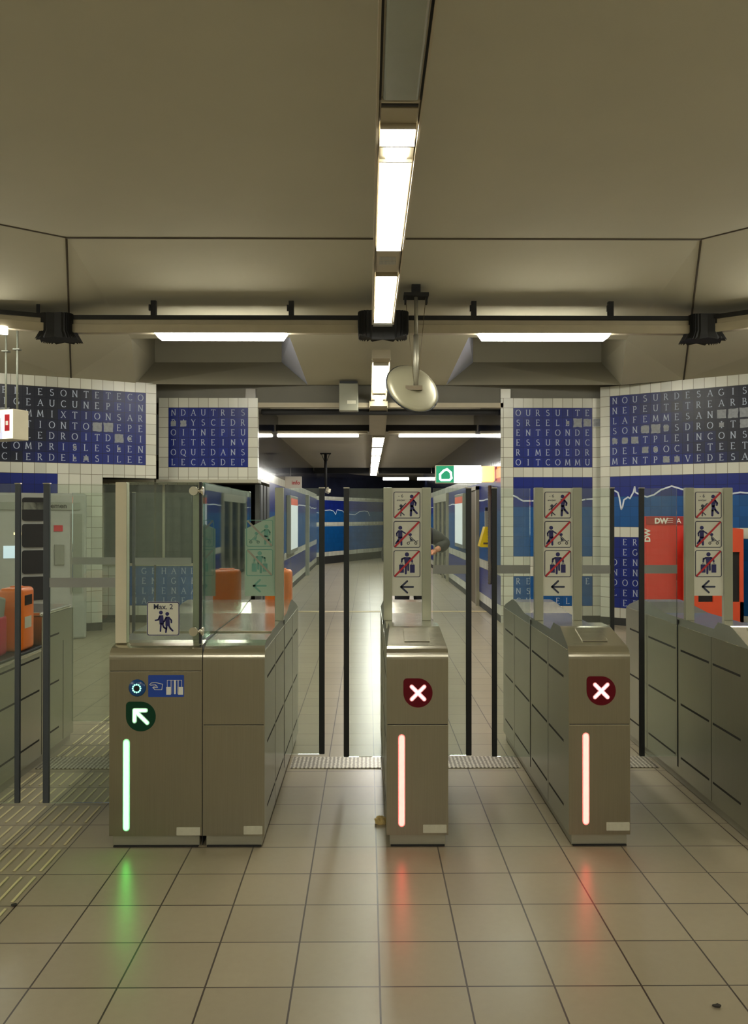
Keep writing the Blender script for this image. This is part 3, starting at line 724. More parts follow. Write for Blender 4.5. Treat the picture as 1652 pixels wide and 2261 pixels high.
# ================================================================== GATE CABINETS
Y0, Y1 = 4.05, 6.0
def inset(z, on=1): return max(0, (z - .957)) * .25 * on
def profile(hump, y1=Y1, farhump=True):
    P = [(0, .055)]
    P += [(0, .30), (0, .60), (0, .915)]
    for k in range(1, 9):
        a = PI / 2 * k / 9; P.append((.055 - .055 * math.cos(a), .915 + .062 * math.sin(a)))
    if hump:
        P += [(.07, .983), (.25, 1.036), (.27, 1.04), (.42, 1.04), (.45, 1.0)]
    else:
        P += [(.08, .983), (.14, .99), (.38, .993), (.385, 1.0)]
    L = y1 - Y0
    if farhump: P += [(1.20, 1.0), (1.53, 1.036), (1.66, 1.04), (1.70, 1.037), (L - .06, .985)]
    else: P += [(L - .03, 1.0)]
    for k in range(1, 6):
        a = PI / 2 * k / 5; P.append((L - .05 + .05 * math.sin(a), .93 + .045 * math.cos(a)))
    P.append((L, .055)); return P
def cabinet(name, x0, x1, label, group=None, hump=True, seams=(.595,), slots=True, farhump=True, y1=Y1, ch=(1, 1)):
    wd = x1 - x0; hw = wd / 2; L = y1 - Y0
    t = empty(name, ((x0 + x1) / 2, Y0, 0), label, 'ticket gate', group)
    P = profile(hump, y1, farhump)
    mb = MB(); bm = mb.bm; zl = .957
    for s_ in (-1, 1):   # side walls
        low = [(y, min(z, zl)) for y, z in P]
        out = [low[0]]
        for p in low[1:]:
            if abs(p[0] - out[-1][0]) + abs(p[1] - out[-1][1]) > 1e-5: out.append(p)
        mb.face([(s_ * hw, y, z) for y, z in out], M['steelside'])
    front = [i for i, (y, z) in enumerate(P)]
    for (ya, za), (yb, zb) in zip(P, P[1:]):
        la, ra, lb_, rb = -hw + inset(za, ch[0]), hw - inset(za, ch[1]), -hw + inset(zb, ch[0]), hw - inset(zb, ch[1]); m = M['steeltop'] if min(za, zb) > .92 else M['steel']
        f = mb.face([(la, ya, za), (ra, ya, za), (rb, yb, zb), (lb_, yb, zb)], m); f.smooth = m == M['steeltop'] and .93 < za < .984 and .93 < zb < .984
        if max(za, zb) > zl:
            for s_ in (-1, 1):
                pts = [(s_ * hw, ya, min(za, zl)), (s_ * hw, yb, min(zb, zl)), ((lb_ if s_ < 0 else rb), yb, zb), ((la if s_ < 0 else ra), ya, za)]
                u = []
                for p in pts:
                    if all((Vector(p) - Vector(q)).length > 1e-5 for q in u): u.append(p)
                if len(u) > 2: mb.face(u, M['steelside'])
    mb.face([(-hw, 0, .055), (hw, 0, .055), (hw, L, .055), (-hw, L, .055)], M['steelside'])
    # seams and slots let into the shell
    e = .0008
    for z_ in seams: mb.box(-hw + .004, hw - .004, -e, .003, z_ - .002, z_ + .002, M['dark']); mb.box(-hw + .004, hw - .004, -e, .003, z_ - .005, z_ - .002, M['steeltop'])
    for s_ in (-1, 1):
        xa, xb = sorted((s_ * (hw - .003), s_ * (hw + e)))
        for y_ in (.46, 1.50): mb.box(xa, xb, y_ - .0012, y_ + .0012, .06, .955, M['slot'])
        mb.box(xa, xb, .94, .958, .10, .99, M['dark'])
        mb.box(xa, xb, .03, L - .03, .9555, .958, M['steeltop'])
        if slots:
            for z_ in (.81, .487, .166):
                for a_, b_ in ((.105, .44), (.49, .90), (.985, 1.47), (1.56, 1.86)):
                    if b_ < L: mb.box(xa, xb, a_, b_, z_ - .006, z_ + .006, M['slot'])
    o = mb.build('body', None, t)
    mb = MB(); mb.box(-hw + .016, hw - .014, .012, L - .015, 0.004, .056); mb.build('plinth', M['plinth'], t)
    mb = MB(); mb.box(-hw + .02, hw - .018, .0, L - .02, 0.0, .006); mb.build('plinth_seal', M['dark'], t)
    return t, hw
def post(t, x0, x1, y0, z0=1.0, z1=1.785, dep=.035, m='post'):
    mb = MB(); mb.box(x0, x1, y0, y0 + dep, z0, z1, bevel=.003); return mb.build('post', M[m], t)
def leaf(t, x0, x1, y, z0, z1, seal_side, seal='black', band=None, sw=.033, gm='glass'):
    """glass leaf from x0 to x1 in the cabinet's own space"""
    mb = MB(); mb.box(x0, x1, y - .006, y + .006, z0, z1); g_ = mb.build('glass_leaf', M[gm], t)
    mb = MB(); a_, b_ = (x1 - sw, x1) if seal_side > 0 else (x0, x0 + sw)
    mb.box(a_, b_, y - .011, y + .011, z0 + .001, z1, bevel=.003); 
    mb.build('rubber_seal', M[seal], g_)
    mb = MB(); mb.box(a_ - .002, b_ + .002, y - .012, y + .012, z1, z1 + .005); mb.build('seal_cap', M['steeltop'], g_)
    if band: mb = MB(); mb.box(min(x0, x1), max(x0, x1) if seal_side < 0 else x1 - sw, y - .008, y - .006, band[0], band[1]); mb.build('frosted_band', M['frost'], g_)
    return g_

def man(mb, x, z, s, m, y, style='walk', flip=1):
    f = flip
    disc(mb, x, z + s * .90, s * .085, y, m)
    if style == 'walk':    # adult walking to the right
        mb.prism([(x - .09 * s, z + .78 * s), (x + f * .08 * s, z + .80 * s), (x + f * .13 * s, z + .70 * s), (x + f * .08 * s, z + .44 * s), (x - f * .07 * s, z + .42 * s)], y, y - .0006, m)
        cap(mb, [(x + f * .09 * s, z + .73 * s), (x + f * .19 * s, z + .60 * s), (x + f * .17 * s, z + .50 * s)], .075 * s, y, m)
        cap(mb, [(x - f * .01 * s, z + .46 * s), (x - f * .03 * s, z + .25 * s), (x - f * .04 * s, z + .03 * s)], .10 * s, y, m)
        cap(mb, [(x + f * .03 * s, z + .46 * s), (x + f * .1 * s, z + .28 * s), (x + f * .24 * s, z + .13 * s)], .09 * s, y, m)
def pictos(sp, w_, z1, kind, mats, top=0):
    """three squares and an arrow on a sign panel; local x from -w/2.."""
    ink, fr, rd = mats; y = -.0011
    sq = .134; x0 = -w_ / 2 + (w_ - sq) / 2; gap = .0158
    for i in range(3):
        if i == 0 and kind == 'cut': continue
        zt = z1 - .02 - i * (sq + .018 + .022); zt = z1 - .022 - i * .1735; zb = zt - .158
        mb = MB(); x1 = x0 + .156 * 0 + sq + .02; xa = -w_ / 2 + .008; xb = w_ / 2 - .010
        frame2(mb, xa, xb, zb, zt, .012, .0042, y, fr)
        wS = xb - xa; s = .118
        if i == 0:
            man(mb, xa + wS * .68, zb + .014, .128, ink, y)
            disc(mb, xa + wS * .28, zb + .074, .009, y, fr)
            cap(mb, [(xa + wS * .28, zb + .062), (xa + wS * .28, zb + .036)], .008, y, fr)
            cap(mb, [(xa + wS * .17, zb + .05), (xa + wS * .28, zb + .06), (xa + wS * .46, zb + .09)], .005, y, fr)
            cap(mb, [(xa + wS * .28, zb + .036), (xa + wS * .27, zb + .015)], .006, y, fr); cap(mb, [(xa + wS * .29, zb + .036), (xa + wS * .40, zb + .02)], .006, y, fr)
            text_into(mb, '- 6', xa + wS * .27, zt - .034, .028, y, fr); text_into(mb, 'ans/jaar', xa + wS * .28, zt - .055, .0165, y, fr)
        if i == 1:
            cx = xa + wS * .25
            disc(mb, cx, zb + .118, .0115, y, ink)
            mb.prism([(cx - .012, zb + .103), (cx + .012, zb + .103), (cx + .013, zb + .058), (cx - .013, zb + .058)], y, y - .0006, ink)
            cap(mb, [(cx - .012, zb + .098), (cx - .021, zb + .085), (cx - .019, zb + .07)], .008, y, ink)
            cap(mb, [(cx + .01, zb + .098), (cx + .03, zb + .085)], .008, y, ink)
            cap(mb, [(cx - .004, zb + .058), (cx - .014, zb + .04), (cx - .024, zb + .026)], .012, y, ink); cap(mb, [(cx + .006, zb + .06), (cx + .007, zb + .018)], .012, y, ink)
            bx = xa + wS * .63
            disc(mb, bx, zb + .078, .0085, y, ink); cap(mb, [(bx - .016, zb + .082), (bx + .03, zb + .038), (bx + .045, zb + .042)], .0035, y, fr)
            mb.prism([(bx - .006, zb + .066), (bx + .018, zb + .044), (bx, zb + .04)], y, y - .0006, fr)
            for wx in (bx - .012, bx + .032):
                for k in range(14):
                    a = 2 * PI * k / 14; b = 2 * PI * (k + 1) / 14
                    cap(mb, [(wx + .007 * math.cos(a), zb + .027 + .007 * math.sin(a)), (wx + .007 * math.cos(b), zb + .027 + .007 * math.sin(b))], .003, y, fr)
            cap(mb, [(bx - .006, zb + .036), (bx + .024, zb + .042)], .003, y, fr)
        if i == 2:
            cx = xa + wS * .5
            disc(mb, cx, zb + .134, .0125, y, ink)
            mb.prism([(cx - .018, zb + .118), (cx + .018, zb + .118), (cx + .012, zb + .072), (cx - .012, zb + .072)], y, y - .0006, ink)
            for s_ in (-1, 1):
                cap(mb, [(cx + s_ * .016, zb + .113), (cx + s_ * .029, zb + .107), (cx + s_ * .031, zb + .09)], .01, y, ink)
                xs = cx + s_ * .032; mb.prism([(xs - .014, zb + .074), (xs + .014, zb + .074), (xs + .014, zb + .026), (xs - .014, zb + .026)], y, y - .0006, ink)
                cap(mb, [(xs - .006, zb + .074), (xs - .004, zb + .082), (xs + .004, zb + .082), (xs + .006, zb + .074)], .002, y, fr)
            cap(mb, [(cx - .006, zb + .075), (cx - .007, zb + .022)], .012, y, ink); cap(mb, [(cx + .007, zb + .075), (cx + .008, zb + .042)], .011, y, ink)
        cap(mb, [(xa + .01, zb + .008), (xb - .01, zt - .008)], .011, y - .0008, rd)
        if kind == 'cut':
            for v_ in mb.bm.verts: v_.co.x = -v_.co.x + (xa + xb)
        mb.build('pictogram', None, sp)
    mb = MB(); za = z1 - .022 - 3 * .1735 - .042; 
    cap(mb, [(.035, za), (-.034, za)], .011, y, fr); cap(mb, [(.001, za + .034), (-.036, za), (.001, za - .034)], .011, y, fr)
    mb.build('arrow', None, sp)

def teardrop(t, cx, cz, r, kind):
    lensm = M['redglow'] if kind == 'cross' else M['greenglow']
    pts = []
    n = 28
    for k in range(n + 1):
        a = PI / 2 + 0 - (1.5 * PI) * k / n     # from top clockwise to left
        pts.append((cx + r * math.cos(a), cz + r * math.sin(a)))
    rr = .018   # rounded corner top left
    for k in range(5):
        a = PI - (PI / 2) * k / 4; pts.append((cx - r + rr + rr * math.cos(a), cz + r - rr + rr * math.sin(a)))
    mb = MB(); mb.prism(pts, .002, -.003); o = mb.build('status_light', lensm, t)
    mb = MB()
    if kind == 'cross':
        s = r * .43
        cap(mb, [(cx - s, cz - s), (cx + s, cz + s)], r * .30, -.003, M['redhalo2'], .0002); cap(mb, [(cx - s, cz + s), (cx + s, cz - s)], r * .30, -.0031, M['redhalo2'], .0002)  # wide strokes under the cross paint its glow
        cap(mb, [(cx - s, cz - s), (cx + s, cz + s)], r * .17, -.0032, M['red_led2'], .002); cap(mb, [(cx - s, cz + s), (cx + s, cz - s)], r * .17, -.0052, M['red_led2'], .002)
        mb.build('cross_symbol', None, o)
    else:
        a0 = (cx - r * .42, cz + r * .42)
        for k_, b_ in enumerate(((cx + r * .43, cz - r * .42), (cx + r * .33, cz + r * .42), (cx - r * .42, cz - r * .30))): cap(mb, [a0, b_], r * .32, -.003 - k_ * .00005, M['greenhalo2'], .0001)  # wide strokes under the arrow paint its glow
        cap(mb, [a0, (cx + r * .43, cz - r * .42)], r * .19, -.0032, M['green_led2'], .002)
        cap(mb, [a0, (cx + r * .33, cz + r * .42)], r * .17, -.0034, M['green_led2'], .002); cap(mb, [a0, (cx - r * .42, cz - r * .30)], r * .17, -.0036, M['green_led2'], .002)
        mb.build('arrow_symbol', None, o)
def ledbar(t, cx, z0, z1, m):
    rim = M['redrim'] if m is M['red_led'] else M['greenrim']  # wider strip that paints the led glow around the bar
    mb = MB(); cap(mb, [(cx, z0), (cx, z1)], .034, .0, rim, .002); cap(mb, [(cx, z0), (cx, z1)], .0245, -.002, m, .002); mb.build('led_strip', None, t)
def labelplate(t, x0, x1, z0, z1):
    mb = MB(); mb.prism(rrect(x0, x1, z0, z1, .003), .0, -.003); disc(mb, x0 + .022, (z0 + z1) / 2, .002, -.003, M['slot']); disc(mb, x1 - .004, (z0 + z1) / 2, .003, -.003, M['slot']); mb.box(x0 + .013, x0 + .014, -.0036, -.003, z0 + .002, z1 - .002, M['slot']); mb.build('label_plate', M['label'], t)
def reader(t, hw):
    mb = MB(); a = math.atan2(.053, .18)
    T = Matrix.Translation((0.005, .155, 1.0095)) @ Matrix.Rotation(a, 4, 'X')
    mb.box(-.066, .062, -.075, .085, 0, .0035, None, .0016, T)
    mb.build('card_reader', M['steeltop'], t)
def sign(t, xc, y, z1, mats=('navyink', 'frameink', 'red'), m='panel', w_=.176):
    mb = MB(); mb.box(-w_ / 2, w_ / 2, 0, .006, 1.145, z1); sp = mb.build('sign_panel', M[m], t); sp.location = (xc, y, 0)
    pictos(sp, w_, z1, 'full', [M[k] for k in mats]); 
    return sp

def full_gate(x0, label, detail=True, group=None):
    t, hw = cabinet('ticket_gate', x0, x0 + .302, label, group)
    reader(t, hw)
    xl_ = -hw
    post(t, xl_, xl_ + .052, .82); post(t, xl_ + .228, xl_ + .281, .82)
    sp = sign(t, xl_ + .140, .83, 1.783)
    return t, hw
gl = 'identical steel ticket gates'
# C: central
tC, hw = full_gate(.093, 'narrow steel ticket gate with red cross, in the middle of the picture')
ZB0, ZB1 = Z(1825, 4.05), Z(1622, 4.05)
def front(px): return X(px, 4.05)
def deco_cross(t, x0, px_led, px_drop, py_drop, lab0, lab1, pyl0, pyl1, zl0, zl1):
    cx = x0 + .151
    ledbar(t, front(px_led) - cx, Z(zl1, 4.05), Z(zl0, 4.05), M['red_led'])
    teardrop(t, front(px_drop) - cx, Z(py_drop, 4.05), .0715, 'cross')
    labelplate(t, front(lab0) - cx, front(lab1) - cx, Z(pyl1, 4.05), Z(pyl0, 4.05))
deco_cross(tC, .093, 887, 923, 1530, 934, 986, 1821, 1839, 1629, 1818)
tD, hw = full_gate(.986, 'narrow steel ticket gate with red cross, right of the central one')
deco_cross(tD, .986, 1293, 1327, 1526, 1338, 1389, 1817, 1835, 1626, 1815)
tE, hw = full_gate(1.88, 'steel ticket gate cut by the right picture edge, its slotted side showing')
# A and B: the double cabinet on the left
tA, hA = cabinet('ticket_gate', -1.262, -.810, 'broad steel gate cabinet with green arrow and blue sticker', hump=False, seams=(.859,), ch=(1, 0))
tB, hB = cabinet('ticket_gate', -.806, -.504, 'plain steel gate cabinet joined to the right of the green arrow one', hump=False, ch=(0, 1))
cxA = (-1.262 - .810) / 2; cxB = (-.806 - .504) / 2
mb = MB(); mb.box(hA + .0005, hA + .0035, .004, 1.9, .01, .985); mb.build('joint_gap', M['dark'], tA)
mb = MB(); mb.box(-hB + .03, hB - .03, .384, .388, .998, 1.0015); mb.build('top_seam', M['steeltop'], tB)
ledbar(tA, front(280) - cxA, Z(1826, 4.05), Z(1638, 4.05), M['green_led'])
teardrop(tA, front(312) - cxA, Z(1581, 4.05), .0725, 'arrow')
labelplate(tA, front(391) - cxA, front(443) - cxA, Z(1843, 4.05), Z(1825, 4.05))
labelplate(tB, front(539) - cxB, front(580) - cxB, Z(1841, 4.05), Z(1823, 4.05))
# button
bxc, bzc = front(304) - cxA, Z(1518, 4.05)
mb = MB(); 
prof = [(.042, 0), (.042, .004), (.036, .010), (.02, .013), (.0, .014)]
rings = []
for r_, y_ in prof: rings.append([mb.bm.verts.new((bxc + r_ * math.cos(2 * PI * k / 28), -y_, bzc + r_ * math.sin(2 * PI * k / 28))) for k in range(28)])
for q, r_ in zip(rings, rings[1:]):
    for k in range(28): f = mb.bm.faces.new((q[k], q[(k + 1) % 28], r_[(k + 1) % 28], r_[k])); f.smooth = True
bt = mb.build('push_button', M['buttonblue'], tA); tag(bt, 'round blue push button')
mb = MB(); disc(mb, bxc, bzc, .0135, -.0142, M['dark'])
mb.build('button_face', None, bt)
mb = MB()
for k in range(12):
    a = 2 * PI * k / 12; disc(mb, bxc + .019 * math.cos(a), bzc + .019 * math.sin(a), .0042, -.0135, M['led_ring'], 8, .001)
mb.build('led_ring', None, bt)
# blue sticker with hand and gate symbols
x0, x1, z0, z1 = front(328) - cxA, front(407) - cxA, Z(1538, 4.05), Z(1490, 4.05)
mb = MB(); mb.prism(rrect(x0, x1, z0, z1, .004), 0, -.001); st = mb.build('blue_sticker', M['signblue'], tA)
mb = MB(); y = -.0012
def S(px, py): return (front(px) - cxA, Z(py, 4.05))
cap(mb, [S(331, 1511), S(335, 1507), S(344, 1506), S(360, 1510), S(358, 1522), S(343, 1522), S(338, 1517), S(349, 1517), S(344, 1511), S(333, 1512)], .003, y, M['signwhite'])
cap(mb, [S(340, 1515), S(347, 1513)], .0025, y, M['signwhite']); mb.build('hand_symbol', None, st)
mb = MB()
for a_, b_, c_, d_ in ((368, 378, 1516, 1533), (394, 405, 1516, 1533), (385, 389, 1501, 1532)):
    p, q = S(a_, d_), S(b_, c_); mb.prism([p, (q[0], p[1]), q, (p[0], q[1])], y, y - .0006, M['signwhite'])
cap(mb, [S(370, 1516), S(370, 1501), S(402, 1501), S(402, 1516)], .002, y, M['signwhite'])
for q_ in (378, 380, 393, 395): cap(mb, [S(q_, 1501), S(q_, 1531)], .0015, y, M['signwhite'])
mb.build('gate_symbol', None, st)

# posts and glass on cabinet A
po = post(tA, X(256, 4.12) - cxA, X(281, 4.12) - cxA, .06, .985, 1.785, .05, 'cream'); po['label'] = 'cream painted post'
post(tA, X(425, 4.2) - cxA, X(443, 4.2) - cxA, .16, .985, 1.76, .04)
mb = MB(); mb.box(X(281, 4.11) - cxA, X(443, 4.11) - cxA, .05, .062, .99, 1.785, bevel=.002, seg=1); gA = mb.build('glass_screen', M['glass'], tA)
mb = MB(); mb.box(X(441, 4.11) - cxA, X(446, 4.11) - cxA, .046, .066, .985, 1.785); mb.build('black_edging', M['black'], gA)
for py_ in (1084, 1394):
    mb = MB(); zc = Z(py_, 4.08); xc = X(428, 4.08) - cxA
    mb.tube([(xc, .02, zc), (xc, .05, zc)], .022, None, 16); mb.tube([(xc, .04, zc), (X(446, 4.08) - cxA, .04, zc)], .009, None, 10); mb.tube([(X(444, 4.08) - cxA, .04, zc), (X(449, 4.08) - cxA, .04, zc)], .022, None, 12)
    mb.build('glass_clamp', M['steeltop'], gA)
mb = MB(); mb.box(-.006, .006, 0, 1.62, 1.0, 1.785, bevel=.002, seg=1); sg = mb.build('side_screen', M['glasst'], tA); sg.location = (-.817 - cxA, .08, 0)
# Max. 2 notice
x0, x1, z0, z1 = X(325, 4.1) - cxA, X(397, 4.1) - cxA, Z(1403, 4.1), Z(1328, 4.1)
mb = MB(); mb.prism(rrect(x0, x1, z0, z1, .012), .049, .0478, M['panel']); y = .0476
frame2(mb, x0 + .001, x1 - .001, z0 + .001, z1 - .001, .012, .004, y, M['navyink'])
nt = mb.build('notice', None, gA); nt['label'] = 'square white notice reading Max. 2'
mb = MB(); text_into(mb, 'Max. 2', (x0 + x1) / 2, z1 - .037, .036, y, M['frameink'], bold=.0006)
mb.build('notice_text', None, nt)
mb = MB()
def S4(px, py): return (X(px, 4.1) - cxA, Z(py, 4.1))
for hx, hy in ((356, 1352), (370, 1355)): disc(mb, *S4(hx, hy), .0095, y, M['navyink'])
mb.prism([S4(352, 1358), S4(361, 1358), S4(363, 1378), S4(353, 1378)], y, y - .0006, M['navyink'])
cap(mb, [S4(353, 1361), S4(350, 1368), S4(344, 1369)], .0075, y, M['navyink']); cap(mb, [S4(356, 1377), S4(355, 1393)], .008, y, M['navyink']); cap(mb, [S4(359, 1377), S4(363, 1385), S4(368, 1388)], .008, y, M['navyink'])
mb.prism([S4(366, 1361), S4(375, 1361), S4(376, 1382), S4(366, 1381)], y - .0004, y - .001, M['navyink'])
cap(mb, [S4(367, 1364), S4(363, 1372), S4(357, 1371)], .0075, y - .0004, M['navyink']); cap(mb, [S4(374, 1363), S4(379, 1369), S4(379, 1374)], .0075, y, M['navyink'])
cap(mb, [S4(369, 1380), S4(367, 1395)], .0085, y, M['navyink']); cap(mb, [S4(373, 1380), S4(377, 1387), S4(382, 1392)], .0085, y, M['navyink'])
mb.build('pictogram', None, nt)

# B: post, mint sign with slanting top
post(tB, X(607, 4.87) - cxB, X(626, 4.87) - cxB, .82)
w_ = .176; xc = (X(541, 4.88) + X(607, 4.88)) / 2 - cxB
mb = MB(); zt1 = Z(1168, 4.88); zt2 = Z(1138, 4.88)
mb.prism([(-w_ / 2, 1.145), (w_ / 2, 1.145), (w_ / 2, zt2), (-w_ / 2, zt1)], 0, .006); sp = mb.build('sign_panel', M['mint'], tB); sp.location = (xc, .83, 0); sp['label'] = 'pale mint sign panel with slanting top'
pictos(sp, w_, 1.79, 'cut', [M['mintink'], M['mintink'], M['mintred']])
mb = MB(); mb.box(-.29 + .14, -.29 + .145, 0, 0, 0, 0)
# glass leaves
BD = (1.268, 1.32)
ye = .95
leaf(tB, hB, -.26 - cxB, ye, .18, 1.785, 1)
cC = .093 + .151; cD = .986 + .151; cE = 1.88 + .151
leaf(tC, -.145 - cC, -.151, ye + .01, .16, 1.785, -1)
leaf(tC, .151, .628 - cC, ye, .17, 1.785, 1, band=BD)
leaf(tD, .754 - cD, -.151, ye + .01, .16, 1.785, -1, band=BD, sw=.03)
leaf(tD, .151, 1.494 - cD, ye, .17, 1.785, 1, band=BD, sw=.024)
leaf(tE, 1.65 - cE, -.151, ye + .01, .16, 1.785, -1, band=BD, sw=.03)
leaf(tA, -1.70 - cxA, -hA, .30, .114, 1.785, -1, seal='greyseal', band=(1.243, 1.293), sw=.032)
leaf(tA, -1.685 - cxA, -hA, 1.88, .14, 1.785, -1, seal='greyseal', band=BD, sw=.02)

# F: far left cabinet with low front part
tF = empty('ticket_gate', (-2.28, 4.2, 0), 'steel gate cabinet at the left picture edge with a low black top', 'ticket gate')
mb = MB(); hw = .15
mb.box(-hw, hw, 0, 1.22, .055, .755, M['steelside']); mb.box(-hw, hw, 1.22, 1.80, .055, .957, M['steelside'])
mb.box(-hw + .01, hw - .01, 1.23, 1.79, .957, .985, M['steeltop'], .01)
for z_ in (.70, .487, .166):
    for a_, b_ in ((.25, .55), (.60, .84), (.88, 1.18)): mb.box(hw - .003, hw + .001, a_, b_, z_ - .006, z_ + .006, M['slot'])
for z_ in (.81, .487, .166): mb.box(hw - .003, hw + .001, 1.27, 1.52, z_ - .006, z_ + .006, M['slot'])
for y_ in (.86, 1.22, 1.60): mb.box(hw - .003, hw + .001, y_ - .003, y_ + .003, .06, .75, M['slot'])
mb.build('body', None, tF)
mb = MB(); mb.box(-hw, hw + .004, -.01, 1.215, .757, .775, bevel=.006); mb.build('black_top', M['black'], tF)
mb = MB(); mb.box(hw - .0, hw + .006, -.01, 1.2, .735, .748); mb.build('edge_rail', M['steeltop'], tF)
mb = MB(); mb.box(-hw + .016, hw - .014, .012, 1.78, 0, .056); mb.build('plinth', M['plinth'], tF)
leaf(tF, hw, -1.822 + 2.28, .15, .114, 1.785, 1, seal='greyseal', sw=.026)
leaf(tF, hw, -1.72 + 2.28, 1.78, .14, 1.785, 1, seal='greyseal', band=BD, sw=.02)
# machines on the low part
def validator(loc, w_, d_, h_, col, label, screen=True, rz=0):
    t = empty('ticket_validator', loc, label, 'ticket validator', rz=rz)
    mb = MB(); mb.box(-w_ / 2, w_ / 2, -d_ / 2, d_ / 2, 0, h_, bevel=.028, seg=4)
    for f in mb.bm.faces: f.smooth = True
    mb.build('casing', M[col], t)
    mb = MB(); mb.box(-w_ / 2 + .04, w_ / 2 - .04, -.02, .02, h_ - .004, h_ + .008, bevel=.004); mb.build('ticket_slot', M[col], t)
    if screen:
        mb = MB(); mb.box(w_ / 2 - .002, w_ / 2 + .003, -d_ / 2 + .04, d_ / 2 - .05, h_ * .72, h_ * .88, bevel=.002); mb.build('display', M['lens'], t)
        mb = MB(); mb.box(w_ / 2 - .002, w_ / 2 + .002, -d_ / 2 + .04, d_ / 2 - .06, h_ * .36, h_ * .54); mb.build('label_sticker', M['label'], t)
        mb = MB(); text_into(mb, '', 0, 0, .01, 0, M['dark'])
    return t
validator((-2.21, 5.22, .775), .15, .2, .395, 'orange', 'tall orange ticket validator on the black counter at left edge')
t = validator((-2.27, 4.96, .775), .17, .16, .25, 'crimson', 'crimson ticket validator with grey reader head at left picture edge', False)
mb = MB(); T = Matrix.Translation((0, 0, .29)) @ Matrix.Rotation(-.25, 4, 'X'); mb.box(-.08, .08, -.06, .06, -.07, .07, None, .015, T); hd = mb.build('reader_head', M['greyp'], t)
mb = MB(); T = Matrix.Translation((.03, -.066, .29)) @ Matrix.Rotation(-.25, 4, 'X'); mb.box(-.04, .045, 0, .006, -.045, .035, None, .003, T); mb.build('display', M['railgrey'], hd)
validator((X(616, 5.85), 5.85, .99), .185, .14, .25, 'orange', 'orange ticket validator standing behind the mint sign panel', False)

# ================================================================== ticket machine by the left wall
a = math.atan2(dirL.y, dirL.x)
t = empty('ticket_machine', (-4.46, 10.95, 0), 'tall light grey ticket machine with stacked black panels by the left wall', 'ticket machine', rz=a)
mb = MB(); mb.box(-.95, .68, -.28, .28, 0, 1.92, bevel=.03); mb.build('casing', M['machine'], t)
mb = MB(); mb.box(-.95, .60, -.30, -.28, 1.70, 1.80, bevel=.004); sb = mb.build('name_board', M['greyp'], t)
mb = MB(); text_into(mb, 'emen', .33, 1.725, .09, -.302, M['slot'], bold=.002); mb.build('board_text', None, sb)
for k in range(4):
    mb = MB(); za = Z(1150 + 57.5 * k, 10.8); zb = Z(1099 + 57.5 * k, 10.8)
    mb.prism(rrect(-.11, .17, za, zb, .03), -.28, -.30); mb.build('black_panel', M['dark'], t)
mb = MB(); mb.box(-.33, -.13, -.29, -.28, 1.08, 1.24); mb.build('screen', M['screen'], t)
mb = MB(); mb.box(-.21, -.12, -.29, -.28, 1.38, 1.41); mb.build('glow_strip', M['warm'], t)
mb = MB(); disc(mb, -.42, 1.69, .035, -.28, M['led_ring'], 16, .01); mb.build('status_lamp', None, t)
mb = MB(); mb.box(.27, .38, -.29, -.28, 1.42, 1.5); mb.build('red_notice', M['red'], t)
mb = MB(); mb.box(.28, .40, -.30, -.28, .98, 1.25, bevel=.006); mb.build('card_slot', M['railgrey'], t)
mb = MB(); mb.box(.48, .62, -.29, -.28, .6, 1.65); mb.build('side_door', M['railgrey'], t)

# ================================================================== hanging sign box, left
cx, cy = X(28, 9.9), 9.9
ang = math.atan2(.43, -.9)
t = empty('hanging_sign', (cx, cy, Z(970, 9.9)), 'cream lit direction sign box hanging from two rods at left edge', 'sign')
mb = MB(); hS = Z(905, 9.9) - Z(972, 9.9)
u = Vector((-.9, .43, 0)).normalized(); v = Vector((.43, .9, 0)).normalized(); Lb, Wb = 1.3, .235
Tm = Matrix(((u.x, v.x, 0, 0), (u.y, v.y, 0, 0), (0, 0, 1, 0), (0, 0, 0, 1)))
mb.box(0, Lb, 0, Wb, 0, hS, None, .008, Tm); mb.build('casing', M['cream'], t)
mb = MB(); mb.box(.0, .17, -.004, 0, .01, hS - .01, None, 0, Tm); lf = mb.build('lit_face', emit('lit sign face', (.95, 1, .8), .9), t)
mb = MB(); mb.box(.05, .13, -.008, -.004, .10, .30, M['red'], 0, Tm); mb.box(.07, .11, -.010, -.008, .17, .22, M['signwhite'], 0, Tm); mb.build('red_square', None, lf)
mb = MB(); mb.box(.17, Lb, -.004, 0, .01, hS - .01, None, 0, Tm); bf = mb.build('blue_face', emit('lit blue face', (.02, .08, .5), .7), t)
mb = MB()
mb.box(.20, .23, -.008, -.004, .08, .26, M['signwhite'], 0, Tm); mb.box(.23, .33, -.008, -.004, .08, .11, M['signwhite'], 0, Tm); mb.build('arrow', None, bf)
for px_ in (38, 13):
    p = at(px_, 905, 10.0 if px_ == 38 else 10.12)
    q = p - Vector((cx, cy, Z(970, 9.9)))
    mb = MB(); mb.tube([(q.x, q.y, hS - .01), (q.x, q.y, 3.98 - Z(970, 9.9))], .012); mb.box(q.x - .04, q.x + .04, q.y - .04, q.y + .04, hS + .72, hS + .735)
    mb.build('hanger_rod', M['greyp'], t)

